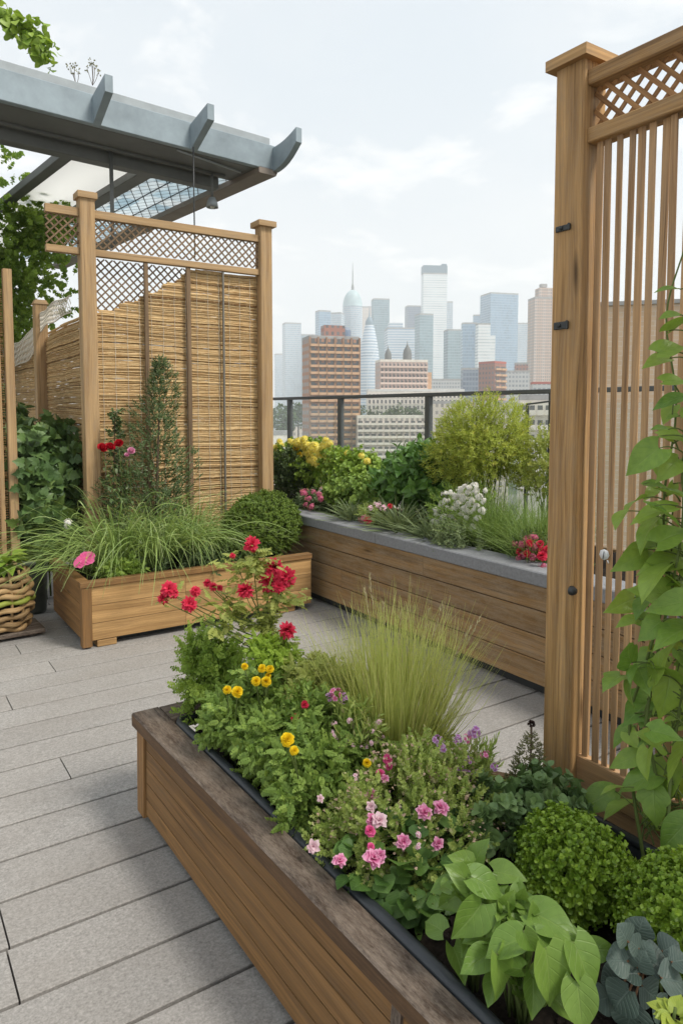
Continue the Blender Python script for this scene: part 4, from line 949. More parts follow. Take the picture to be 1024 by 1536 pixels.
roundl = leaf(OVAL, .85, 4, 3, .1, .3, back=.15)
heart = leaf([(0, .55), (.06, .78), (.18, .97), (.30, 1.), (.45, .92), (.62, .70), (.8, .38), (.92, .14), (1, .01)], .40, 12, 7, .14, .30, back=.20, wave=.014)
heart2 = leaf([(0, .5), (.06, .74), (.18, .95), (.30, 1.), (.48, .90), (.66, .64), (.82, .33), (.93, .12), (1, .01)], .41, 12, 7, .20, .16, back=.22, wave=.022)
lobed = leaf([(0, .35), (.05, .62), (.16, .86), (.27, 1.), (.33, .93), (.42, .68), (.50, .66), (.58, .60), (.70, .40), (.84, .17), (.94, .05), (1, .01)], .46, 24, 7, .09, .28, back=.18, wave=.015)
vlong = leaf([(0, .25), (.06, .55), (.2, .9), (.35, 1.), (.55, .82), (.75, .48), (.9, .18), (1, .01)], .30, 12, 5, .14, .34, back=.10, wave=.015)
serr = leaf([(0, .1), (.12, .5), (.17, .42), (.3, .9), (.35, .7), (.5, 1.), (.55, .72), (.7, .78), (.74, .5), (.86, .42), (.9, .25), (1, .02)], .42, 18, 3, .12, .25)
maplel = leaf([(0, .3), (.08, .7), (.14, .6), (.28, 1.), (.36, .62), (.46, .60), (.56, .78), (.64, .42), (.8, .22), (1, .02)], .56, 16, 5, .08, .25, back=.12)
pet = leaf([(0, .3), (.4, .8), (.75, 1.), (1, .55)], .5, 3, 3, .12, .2); petn = leaf([(0, .35), (.5, .9), (.85, .8), (1, .2)], .24, 3, 2, 0, .35); petu = leaf([(0, .4), (.4, 1.), (.8, .95), (1, .6)], .7, 4, 4, .2, -.35)
def polar(n, lo, hi):
    a = np.arange(n)*2.39996+rng.normal(size=n)*.15; th = R(1)*np.linspace(lo, hi, n)+rng.normal(size=n)*.05
    rad = np.stack([np.cos(a), np.sin(a), 0*a], 1); d = rad*np.sin(th)[:, None]+V3(0, 0, 1)*np.cos(th)[:, None]
    return d, V3(0, 0, 1)*np.sin(th)[:, None]-rad*np.cos(th)[:, None]
def fl_pom(t, r, o=(0, 0, 0), n=70, mi=0):
    d, nm = polar(n, 4, 112); o = np.asarray(o, float); scatter(t, pet, o+d*r*.25, d, nm+rnd_unit(n)*.3, r*.75*rng.uniform(.85, 1.1, n), None, mi)
def fl_bee(t, r, o=(0, 0, 0), n=85, mi=0):
    d, nm = polar(n, 12, 118); o = np.asarray(o, float); scatter(t, petn, o+d*r*.12, d, nm+rnd_unit(n)*.3, r*rng.uniform(.65, 1.05, n), None, mi)
    d, nm = polar(26, 5, 60); scatter(t, pet, o, d, nm, r*.6, None, mi)
def fl_peony(t, r, o=(0, 0, 0), mi=0):
    for k, (n, lo, hi, s) in enumerate(((9, 75, 95, 1.), (9, 50, 66, .95), (8, 28, 42, .85), (7, 8, 22, .7))):
        d, nm = polar(n, lo, hi); scatter(t, petu, np.asarray(o, float)+d*r*.1, d, nm, r*s, None, mi)
star = leaf([(0, .3), (.5, 1.), (1, .15)], .26, 3, 2, 0, .3)
def fl_daisy(t, r, o=(0, 0, 0), n=6, up=(0, 0, 1), mi=0, ce=1, T=pet):
    a = np.arange(n)/n*6.283+rng.random()*6; z = nrm(np.asarray(up, float)); x = nrm(np.cross(z, [.2, .9, .3])); y = np.cross(z, x)
    d = x*np.cos(a)[:, None]+y*np.sin(a)[:, None]+z*.25; scatter(t, T, np.repeat([o], n, 0)+d*r*.12, d, np.repeat([z], n, 0)+rnd_unit(n)*.25, r*rng.uniform(.85, 1.1, n), None, mi)
    if ce is not None: lathe(t, np.asarray(o)+z*r*.02, [(r*.16, 0), (r*.15, r*.08), (0, r*.14)], 6, .5, ce)
def fl_ruffle(t, r, o=(0, 0, 0), mi=0):
    for n, lo, hi, s in ((8, 62, 92, 1.), (7, 34, 56, .95), (5, 6, 26, .8)):
        d, nm = polar(n, lo, hi); scatter(t, leaf([(0, .2), (.45, 1.), (.75, .8), (1, .08)], .42, 5, 3, .25, .3), np.asarray(o, float)+d*r*.08, d, nm+rnd_unit(n)*.25, r*s*rng.uniform(.85, 1.1, n), None, mi)
def quat(n_): return Vector(n_).to_track_quat('Z', 'Y') @ Quaternion((0, 0, 1), random.uniform(0, 6.28))
_fl = {}
def flower(plant, kind, pos, r, up=(0, 0, 1), name='flower'):
    """a flower head as its own part; heads of one kind share a mesh"""
    pos = np.asarray(pos, float); base = V3(*plant['_o'])
    key = kind + str(random.randint(0, 1))
    if key not in _fl:
        t = MB()
        if kind == 'marigold': fl_pom(t, 1.); ms = [P_YEL]
        elif kind == 'beebalm': fl_bee(t, 1.); ms = [P_RED]
        elif kind == 'peony': fl_peony(t, 1.); ms = [P_CRIM]
        elif kind == 'peonypink': fl_peony(t, 1.); ms = [P_PINK]
        elif kind == 'ruffle': fl_ruffle(t, 1.); ms = [P_PINK]
        elif kind == 'ruffpale': fl_ruffle(t, 1.); ms = [P_PALE]
        elif kind == 'hot': fl_pom(t, 1., n=40); ms = [P_HOT]
        elif kind == 'flat': fl_daisy(t, 1., n=11); fl_daisy(t, .7, (0, 0, .12), n=9); ms = [P_HOT, P_CENT]
        elif kind == 'redpom': fl_pom(t, 1., n=36); ms = [P_RED]
        elif kind in ('lilac', 'palecl', 'rosecl', 'whitecl', 'lemoncl', 'pinkcl'):
            nf = {'lilac': 8, 'palecl': 9, 'rosecl': 18, 'whitecl': 20, 'lemoncl': 34, 'pinkcl': 10}[kind]
            for i in range(nf):
                d = nrm(rng.normal(size=3)+V3(0, 0, .8)); fl_daisy(t, rng.uniform(.30, .44), d*rng.uniform(.35, 1.)*V3(1, 1, .75), 6 if kind[0] in 'wlr' else 5, d, T=star if kind in ('whitecl', 'lemoncl', 'rosecl') else pet)
            ms = [{'lilac': P_LILA, 'palecl': P_PALE, 'rosecl': P_ROSE, 'whitecl': P_WHI, 'lemoncl': P_LEM, 'pinkcl': P_PINK}[kind], P_CENT]
        _fl[key] = (t.build(name, ms, plant, origin=(0, 0, 0)), [0])
        o = _fl[key][0]; o.rotation_mode = 'QUATERNION'; o.rotation_quaternion = quat(up); o.location = Vector(pos-base); o.scale = (r,)*3; return o
    return copy_part(_fl[key][0], plant, Vector(pos-base), quat(up), r*random.uniform(.9, 1.1))
def bezier(a, b_, bend, n=8):
    a = np.asarray(a, float); b_ = np.asarray(b_, float); s = np.linspace(0, 1, n)[:, None]; m_ = (a+b_)/2+np.asarray(bend, float)
    return a*(1-s)**2+2*m_*s*(1-s)+b_*s**2
def stems(mb, base, tips, r0=.004, r1=.002, spread=.03, mi=0):
    for q in tips:
        b0 = np.asarray(base, float)+V3(rng.normal()*spread, rng.normal()*spread, 0); b0[2] = base[2]
        tube(mb, bezier(b0, q, V3((b0[0]-q[0])*.25+rng.normal()*.02, (b0[1]-q[1])*.25+rng.normal()*.02, abs(q[2]-b0[2])*.18)), np.linspace(r0, r1, 8), 5, mi=mi)
UP = V3(0, 0, 1)
def shrub(name, label, cat, c, r, n, T, size, m, base_z, k=3., lump=.2, hole=-9, freq=9., out=.7, up=.35, jit=.6, group=None, stem_n=14, stem_m=None, zlo=-.9, seed=None, sr=.004, foliage='foliage', var=.25):
    c = np.asarray(c, float); r = np.maximum(np.asarray(r, float)-.55*size, np.asarray(r, float)*.35); p = thing(name, label, cat, (c[0], c[1], base_z), group)
    P, N = ell(n, c, r, k, lump, hole, freq, zlo, random.randint(0, 90) if seed is None else seed)
    P = P[P[:, 2] > base_z+.004]; N = N[:0] if len(P) == 0 else nrm((P-c)/np.asarray(r)**1.5)
    Yd = N*out+UP*up+rnd_unit(len(P))*jit
    t = MB(); scatter(t, T, P, Yd, UP*.6+N*.5+rnd_unit(len(P))*.45, size*rng.uniform(1-var, 1+var, len(P))); t.build(foliage, m, p, smooth=True)
    if stem_n:
        t = MB(); stems(t, (c[0], c[1], base_z-.01), P[rng.choice(len(P), min(stem_n, len(P)), False)], sr, sr*.4, min(.08, r[0]*.25)); t.build('stems', stem_m or M_STEM, p)
    return p, P, N
S_Z = .325
# ---------------------------------------------------------------- foreground box, far end
spf = sprig(pinnate(serr, 4, .36, 55), 7, .75, 62, .1)
fern, P, N = shrub('herb_bush', 'bushy fern-leaved herb, mid-green and flowerless, in the far corner of the foreground planter', 'plant', at_d(318, 1018, 2.66), (.115, .11, .19), 230, spf, .075, L_FERN, S_Z, 3, .25, seed=4)
fp = pinnate(serr, 5, .36, 58); spm = sprig(fp, 6, .8, 65, .05, droop=.1)
# red bee balm, tall and leggy
rb = at_d(398, 1030, 2.52); rb[2] = S_Z
red = thing('bee_balm', 'tall leggy plant with shaggy red flower heads at the far end of the foreground planter', 'flowering plant', rb)
heads = [(377, 817, .032, 2.50), (411, 851, .036, 2.52), (428, 866, .038, 2.48), (405, 872, .040, 2.50), (418, 880, .026, 2.46), (368, 886, .033, 2.46), (320, 880, .016, 2.50), (311, 875, .018, 2.52), (330, 882, .014, 2.5), (293, 887, .022, 2.47), (284, 906, .031, 2.45), (254, 884, .030, 2.44), (245, 898, .020, 2.44), (431, 946, .030, 2.42), (349, 834, .012, 2.5), (391, 958, .02, 2.5), (260, 890, .02, 2.45)]
t = MB(); tl = MB(); fork = at_d(392, 960, 2.5)
for px, py, r_, D in heads:
    q = at_d(px, py, D); st = at_d(rng.uniform(390, 408), rng.uniform(935, 985), 2.5)
    if px > 425 and py > 920: st = at_d(422, 1000, 2.45)
    P = np.concatenate([bezier(rb+V3(rng.normal()*.02, rng.normal()*.02, 0), st, rnd_unit(1)[0]*.015, 5)[:-1], bezier(st, q-V3(0, 0, r_*.4), V3((st[0]-q[0])*.1, (st[1]-q[1])*.1, -.035), 8)])
    tube(t, P, np.linspace(.0036, .0014, len(P)), 5)
    for i in range(int(5+r_*140)):
        k = rng.integers(5, len(P)); o = P[k]+rnd_unit(1)[0]*.012
        scatter(tl, fp, [o], rnd_unit(1)*[1, 1, .4]+UP*.1, UP+rnd_unit(1)*.5, rng.uniform(.028, .058))
    flower(red, 'beebalm', q, r_*.92, nrm(V3(-.3, -.5, .8)+rnd_unit(1)[0]*.35))
for px, py, n_, s_ in ((400, 850, 26, .032), (345, 850, 22, .026), (385, 838, 16, .02), (415, 900, 30, .03), (340, 905, 26, .035), (395, 935, 30, .022), (440, 900, 10, .02), (360, 920, 22, .03), (405, 965, 26, .022), (375, 850, 18, .02)):
    q = at_d(px, py, 2.5); P = q+rng.normal(size=(n_, 3))*s_; scatter(tl, fp, P, rnd_unit(n_)*[1, 1, .5], UP+rnd_unit(n_)*.6, rng.uniform(.03, .06, n_))
t.build('stems', M_STEM, red); tl.build('foliage', L_YELG, red, smooth=True)
# lime clump and light feathery mound
shrub('lime_mound', 'bright lime-yellow clump at the foot of the tall red-flowered plant', 'plant', at_d(408, 992, 2.42), (.08, .08, .075), 160, spm, .045, L_LIME, S_Z, 3, .25, seed=7)
shrub('feathery_mound', 'light green feathery mound left of the yellow-green grass clump', 'plant', at_d(470, 1043, 2.36), (.13, .13, .10), 330, spm, .05, L_YELG, S_Z, 3, .3, seed=9)
# marigolds
def marigold(label, c, r, n, fl, seed):
    p, P, N = shrub('marigold', label, 'flowering plant', c, r, int(n*1.5), spm, .060, L_MARI, S_Z, 2.6, .3, seed=seed)
    t = MB()
    for px, py, D, rr in fl:
        q = at_d(px, py, D-.07); tube(t, bezier((c[0]+rng.normal()*.02, c[1]+rng.normal()*.02, S_Z), q-V3(0, 0, rr*.4), rnd_unit(1)[0]*.02), np.linspace(.003, .002, 8), 5); flower(p, 'marigold', q, rr*.88, nrm(V3(-.25, -.5, .85)+rnd_unit(1)[0]*.25))
    t.build('flower_stalk', M_STEM, p); return p
marigold('marigold with two orange-yellow flowers at the far left beside the fern-leaved herb', at_d(352, 1082, 2.38), (.10, .11, .10), 150, [(341, 1035, 2.27, .015), (356, 1038, 2.24, .020)], 12)
marigold('marigold with a cluster of yellow flowers just below the lime clump', at_d(400, 1055, 2.36), (.10, .10, .12), 120, [(384, 1022, 2.27, .017), (399, 1023, 2.27, .017), (393, 1003, 2.3, .016), (405, 1004, 2.3, .014), (367, 1000, 2.33, .012), (402, 1014, 2.3, .012)], 15)
marigold('marigold with one large and one small yellow flower close to the black liner', at_d(458, 1168, 2.0), (.10, .10, .125), 150, [(431, 1110, 1.92, .022), (441, 1126, 1.90, .014)], 18)
marigold('marigold with a single orange flower beside the grass clump and pink bush', at_d(535, 1165, 2.08), (.09, .09, .10), 90, [(550, 1145, 2.0, .015)], 21)
shrub('marigold', 'leafy marigold without flowers along the liner in the middle of the left edge', 'flowering plant', at_d(412, 1120, 2.2), (.10, .12, .12), 260, spm, .060, L_MARI, S_Z, 2.6, .3, seed=25)
shrub('marigold', 'leafy dark green plant without flowers between the marigolds and the grass clump', 'plant', at_d(490, 1105, 2.18), (.14, .14, .14), 190, spm, .060, L_MARI, S_Z, 2.6, .3, seed=27)
# purple, red and blush flowers in front of the grass
p, P, N = shrub('verbena', 'low plant with a magenta flower cluster and two red heads, left of the yellow-green grass', 'flowering plant', at_d(470, 1080, 2.15), (.10, .08, .10), 80, sprig(lance, 9, .4, 55), .07, L_MARI, S_Z, seed=3)
for px, py, k_, r_ in ((504, 1042, 'pinkcl', .024), (516, 1046, 'lilac', .018), (457, 1057, 'redpom', .012), (442, 1077, 'redpom', .012), (494, 1046, 'lilac', .014)): flower(p, k_, at_d(px, py, 2.1), r_, nrm(V3(-.3, -.5, .8)))
p, P, N = shrub('blush_perennial', 'wispy plant with sprays of tiny blush-pink flowers in front of the grass clump', 'flowering plant', at_d(530, 1115, 2.08), (.09, .07, .12), 60, sprig(narrow, 10, .45, 45), .08, L_VARI, S_Z, seed=5)
for i in range(22):
    q = at_d(rng.uniform(495, 575), rng.uniform(1080, 1135), rng.uniform(2.0, 2.1)); flower(p, 'palecl', q, rng.uniform(.007, .012), nrm(V3(-.3, -.5, .8)+rnd_unit(1)[0]*.4))
# feather grass
gb = at_d(590, 1118, 2.30); gb[2] = S_Z
grass = thing('feather_grass', 'fountain of fine yellow-green feather grass standing up from the middle of the foreground planter', 'ornamental grass', gb)
t = MB(); n = 2100; a = rng.uniform(0, 6.283, n); rr = np.sqrt(rng.random(n))
base = gb+np.stack([np.cos(a)*rr*.095, np.sin(a)*rr*.095, np.zeros(n)], 1)
tilt = rr*.40+rng.normal(size=n)*.12
d = np.stack([np.cos(a)*np.sin(tilt), np.sin(a)*np.sin(tilt), np.cos(tilt)], 1)
blades(t, base, d, rng.uniform(.34, .64, n)*(1-.08*rr), rng.uniform(.0, .16, n)*(.4+rr), rng.uniform(.0024, .0050, n), 9, wob=.055)
n = 90; d2 = nrm(np.stack([rng.normal(size=n)*.33, rng.normal(size=n)*.25, np.ones(n)], 1)); blades(t, gb+rng.normal(size=(n, 3))*[.03, .03, 0], d2, rng.uniform(.55, .70, n), rng.uniform(.0, .12, n), .0026, 10, wob=.03)
for px, py, k_, cur in ((462, 925, 24, .10), (718, 935, 34, .06), (692, 950, 26, .08), (555, 872, 26, .02), (485, 930, 18, .1), (655, 920, 22, .05), (520, 905, 22, .06), (610, 900, 22, .04)):
    q = at_d(px, py, 2.3); v = q-gb; blades(t, np.repeat([gb], k_, 0)+rng.normal(size=(k_, 3))*[.02, .02, 0], nrm(np.repeat([v+V3(0, 0, cur*.6)], k_, 0)+rng.normal(size=(k_, 3))*.03), np.linalg.norm(v)*rng.uniform(.8, 1.08, k_), cur, .0034, 10, wob=.03)
t.build('blades', G_FEATH, grass, smooth=True)
t = MB()
for px, py in ((555, 872), (549, 893), (715, 935), (700, 950), (660, 918), (600, 925), (640, 925), (575, 915)):
    q = at_d(px, py, 2.3); n = 26; v = nrm(q-gb); s = rng.uniform(-.10, .02, n); scatter(t, narrow, q+v*s[:, None], v+rnd_unit(n)*.35, rnd_unit(n), .016)
t.build('seed_heads', plain_mat('straw', (.50, .42, .24), .8, .2), grass)
shrub('moss_mound', 'low bright green mossy clump at the right foot of the grass', 'plant', at_d(640, 1120, 2.2), (.10, .08, .05), 200, sprig(narrow, 10, .4, 40), .05, L_YELG, S_Z-.01, seed=8)
# pink and cream bush
spv = sprig(small, 12, .34, 60)
bc = at_d(622, 1232, 1.86)
pinkb, P, N = shrub('flowering_bush', 'rounded cream and green bush with scattered ruffled pink flowers, spilling over the black liner', 'flowering plant', bc, (.25, .21, .165), 1700, spv, .042, L_VARI, S_Z, 3.5, .2, -.55, 11., .6, .45, .6, stem_n=40, zlo=-.5, seed=33)
t = MB(); n = 230; Pl, Nl = ell(n, at_d(600, 1300, 1.72), (.155, .14, .11), 3, .2, seed=6); scatter(t, roundl, Pl, Nl*.7+rnd_unit(len(Pl))*.5-UP*.2, UP*.8+Nl*.5+rnd_unit(len(Pl))*.3, rng.uniform(.026, .042, len(Pl))); t.build('lower_leaves', L_LOW, pinkb, smooth=True)
for px, py, D, r_, k_ in ((470, 1269, 1.66, .016, 'ruffpale'), (509, 1291, 1.61, .016, 'ruffle'), (560, 1288, 1.60, .022, 'ruffle'), (570, 1283, 1.6, .014, 'ruffle'), (604, 1262, 1.64, .018, 'ruffle'), (636, 1219, 1.71, .019, 'ruffle'), (660, 1212, 1.73, .021, 'ruffle'), (656, 1265, 1.65, .015, 'ruffle'), (569, 1231, 1.68, .018, 'ruffpale'), (556, 1229, 1.69, .013, 'ruffle'), (555, 1247, 1.66, .013, 'hot'), (556, 1210, 1.72, .014, 'ruffpale'), (533, 1166, 1.85, .012, 'palecl'), (557, 1191, 1.76, .013, 'ruffle'), (570, 1160, 1.88, .011, 'hot'), (577, 1168, 1.86, .012, 'ruffle'), (581, 1139, 1.95, .014, 'hot'), (583, 1150, 1.92, .010, 'hot'), (480, 1198, 1.80, .010, 'ruffpale'), (626, 1252, 1.66, .010, 'palecl'), (598, 1209, 1.74, .009, 'lilac'), (556, 1270, 1.62, .009, 'hot'), (627, 1270, 1.62, .010, 'palecl')):
    flower(pinkb, k_, at_d(px, py, D-.02), r_, nrm(V3(-.35, -.6, .6)+rnd_unit(1)[0]*.4))
t = MB(); bl = leaf(OVAL, .6, 2, 3, .2, .2); Pq, Nq = ell(900, bc, (.245, .21, .17), 9, .2, -9, 9, .05, seed=33); scatter(t, bl, Pq, Nq+rnd_unit(len(Pq))*.6, UP+rnd_unit(len(Pq))*.5, rng.uniform(.006, .011, len(Pq))); t.build('blush_bracts', petal_mat('blush_bract', (.55, .36, .27), (.70, .55, .40)), pinkb)['kind'] = 'stuff'
# lilac flowers at the right
lav, P, N = shrub('lilac_perennial', 'loose plant dotted with small lilac flowers, right of the cream and pink bush', 'flowering plant', at_d(700, 1180, 1.98), (.12, .12, .11), 190, sprig(narrow, 12, .42, 45), .07, L_VARI, S_Z, 3, .3, seed=13)
for px, py in ((672, 1155), (690, 1154), (680, 1170), (655, 1188), (645, 1187), (700, 1165), (716, 1160), (722, 1172), (703, 1140), (664, 1120), (655, 1110), (686, 1108), (712, 1098), (700, 1108), (727, 1132), (675, 1200), (740, 1150), (650, 1165)):
    flower(lav, 'lilac' if rng.random() < .72 else 'pinkcl', at_d(px, py, 1.90), rng.uniform(.012, .019), nrm(V3(-.3, -.6, .7)+rnd_unit(1)[0]*.4))
# bronze cone
cb = at_d(795, 1165, 2.02); cb[2] = S_Z; cone = thing('cone_plant', 'small upright bronze-green cone of foliage topped by a dark seed head, beside the cedar post', 'plant', cb)
t = MB(); n = 620; h = rng.random(n)**1.2; a = rng.uniform(0, 6.28, n); rad = .075*(1-h)**.8+.004; P = cb+np.stack([np.cos(a)*rad, np.sin(a)*rad, h*.265], 1); o_ = np.stack([np.cos(a), np.sin(a), .5+0*a], 1)
scatter(t, sprig(tiny, 7, .4, 55), P, o_+rnd_unit(n)*.3, UP+rnd_unit(n)*.4, .026*(1.15-.7*h)); t.build('foliage', leaf_mat('bronze_leaf', (.075, .085, .035), (.19, .18, .09), .2, .6, .2), cone)
t = MB(); tube(t, [cb, cb+UP*.288], .003, 6); t.build('stems', M_STEMB, cone); t = MB(); fl_pom(t, .012, cb+UP*.292, 40); t.build('seed_head', plain_mat('seed_head_brown', (.05, .03, .025), .9, .1), cone)
# grey-green sage pair
spsg = sprig(leaf(OVAL, .52, 4, 3, .1, .35), 9, .55, 68, .25)
for lab, px, py, D, r_, n, sd in (('broad-leaved grey-green plant at the foot of the cedar post, next to the bronze cone', 818, 1205, 1.92, (.11, .09, .06), 60, 41), ('broad-leaved grey-green plant between pink bush and bright round box bush', 735, 1232, 1.84, (.095, .09, .075), 60, 43)):
    shrub('sage', lab, 'plant', at_d(px, py, D), r_, n, spsg, .066, L_SAGE, S_Z, 3, .2, seed=sd)
# box balls in the foreground
spb = sprig(obov, 11, .42, 62, .1, .2)
for lab, px, py, D, r_, n in (('bright green round box bush, the whole one in the foreground planter', 852, 1295, 1.72, .122, 1500), ('bright green round box bush cut off by the right edge of the photo', 1020, 1378, 1.53, .130, 1300)):
    c = at_d(px, py, D); c[2] = max(c[2], S_Z+.06); shrub('box_bush', lab, 'shrub', c, (r_, r_, r_*.88), int(n*1.35), spb, .030, L_BOX, S_Z-.01, 5, .14, -9, 14, .9, .3, .45, stem_n=30, zlo=-.75, var=.4)
# heart-leaved plant
HB = at_z(775, 1430, S_Z); hp = thing('heart_leaf_plant', 'large heart-shaped lime green leaves in the near corner of the foreground planter', 'foliage plant', HB)
hl = [(695, 1315, 88, -.6, .3, 1.42), (718, 1276, 60, .3, 1.1, 1.5), (672, 1352, 60, -.9, -.7, 1.46), (735, 1330, 78, .8, -.5, 1.38), (700, 1385, 92, -.5, -.9, 1.36), (765, 1310, 66, .9, .1, 1.45), (752, 1420, 84, -.6, -.5, 1.30), (835, 1385, 98, .9, -.1, 1.32), (795, 1415, 52, .3, -.9, 1.27), (752, 1472, 96, .2, -1., 1.28), (825, 1470, 112, .15, -1., 1.26), (882, 1460, 108, .45, -1., 1.27), (785, 1350, 60, .7, .6, 1.42), (860, 1410, 76, 1., -.2, 1.36), (870, 1515, 90, .1, -1., 1.24), (795, 1368, 56, -.9, .3, 1.38), (725, 1360, 60, .6, -.8, 1.40), (745, 1392, 52, -.8, .1, 1.36), (690, 1290, 54, -.9, .5, 1.5), (905, 1425, 60, 1., -.1, 1.36), (780, 1445, 60, .5, -.7, 1.32), (660, 1330, 50, -.8, -.2, 1.5), (820, 1420, 60, .5, -.3, 1.30), (770, 1338, 44, .2, .9, 1.4), (845, 1440, 66, .8, -.6, 1.31), (715, 1420, 60, -.7, -.7, 1.37), (800, 1500, 70, -.1, -1., 1.28), (762, 1400, 46, .9, .4, 1.33), (705, 1335, 50, .5, -.7, 1.42)]
t = MB(); ts = MB(); tov = V3(-.45, -.72, .55)
crowns = [at_d(712, 1345, 1.44), at_d(785, 1400, 1.36), at_d(770, 1385, 1.38)]
for i, (px, py, sz, dx, dy, D) in enumerate(hl):
    q = at_d(px, py, D); L = sz/F_PX*D*.70; yd = RGT*dx+UPV*dy*.8-FWD*rng.uniform(-.1, .5)+rnd_unit(1)[0]*.2
    nmv = nrm(-FWD*.6+UP*.8+rnd_unit(1)[0]*.5)
    yn = nrm(yd); st = q-yn*L*.55
    scatter(t, heart if i % 2 else heart2, [st], [yd], [nmv], L*1.08, rng.random(1)*.9)
    cr = min(crowns, key=lambda c_: np.linalg.norm(c_-q)); g0 = V3(cr[0], cr[1], S_Z)
    tube(ts, bezier(g0+rnd_unit(1)[0]*.01*V3(1, 1, 0), st, V3(0, 0, .06)), np.linspace(.0035, .002, 8), 6)
for c_ in crowns:
    n = 16; scatter(t, heart2, c_+rnd_unit(n)*.025+UP*.02, rnd_unit(n)+UP*.5, UP-FWD*.5+rnd_unit(n)*.5, rng.uniform(.025, .045, n), rng.random(n)*.4+.5)
    n = 18; scatter(t, heart2, c_+rnd_unit(n)*.075-UP*.035, rnd_unit(n)*[1, 1, .3]-UP*.3, UP-FWD*.4+rnd_unit(n)*.4, rng.uniform(.035, .07, n), rng.random(n)*.5)
t.build('leaves', L_HEART, hp, smooth=True); ts.build('stems', M_STEM, hp, smooth=True)
# blue-grey veined plant
hb_ = at_z(965, 1465, S_Z); bp = thing('coral_bells', 'dark blue-grey plant with pale-veined rounded leaves, near right corner of the foreground planter', 'foliage plant', hb_)
t = MB(); ts = MB()
for px, py, sz, dx, dy in ((935, 1400, 44, -.3, 1.), (960, 1390, 46, .2, 1.), (925, 1440, 48, -1., .3), (985, 1440, 52, 1., .2), (930, 1500, 60, -.7, -.9), (915, 1470, 46, -1., -.2), (975, 1490, 50, .7, -.8), (1010, 1470, 54, 1., -.1), (960, 1440, 44, .1, .6), (1005, 1420, 44, .8, .8), (945, 1530, 64, -.2, -1.), (990, 1515, 50, .5, -1.), (950, 1415, 36, -.5, .9), (1020, 1440, 40, 1., .5), (945, 1460, 40, -.6, .2), (900, 1500, 44, -1., -.4), (968, 1425, 38, .4, .8)):
    q = at_d(px, py, 1.36+rng.normal()*.035); L = sz/F_PX*1.36*.62; yd = RGT*dx+UPV*dy*.7-FWD*.1; yn = nrm(yd); st = q-yn*L*.5
    scatter(t, leaf(OVAL, .80, 7, 5, .1, .25, .15, .03), [st], [yd], [UP*.8-FWD*.6+rnd_unit(1)[0]*.3], L, rng.random(1)); tube(ts, bezier(hb_, st, V3(0, 0, .03)), .0022, 5)
t.build('leaves', L_BLUE, bp, smooth=True); ts.build('stems', M_STEMR, bp)
cq = at_d(1012, 1512, 1.22); cn = thing('heart_leaf_plant', 'small yellow-lime leafy tip in the very bottom right corner', 'foliage plant', (cq[0], cq[1], S_Z))
t = MB()
for k in range(14):
    a = k*2.4; d = V3(math.cos(a), math.sin(a), .15+.3*rng.random()); scatter(t, heart2, [cq+d*.012+V3(0, 0, -.02)], [d], [UP+rnd_unit(1)[0]*.3], rng.uniform(.024, .042), rng.random(1)*.6+.3)
t.build('leaves', leaf_mat('yellow_lime_leaf', (.16, .24, .035), (.30, .35, .06), .3, .4, .35, .3), cn, smooth=True); t = MB(); tube(t, bezier((cq[0], cq[1], S_Z-.01), cq, (0, .01, 0)), .003, 6); t.build('stems', M_STEM, cn)
# filler seedlings on the soil along the liner
n = 70
t = MB(); fx = rng.uniform(.98, 1.15, n); fy = rng.uniform(1.1, 2.35, n); fp_ = np.stack([fx, fy, np.full(n, .32)], 1)
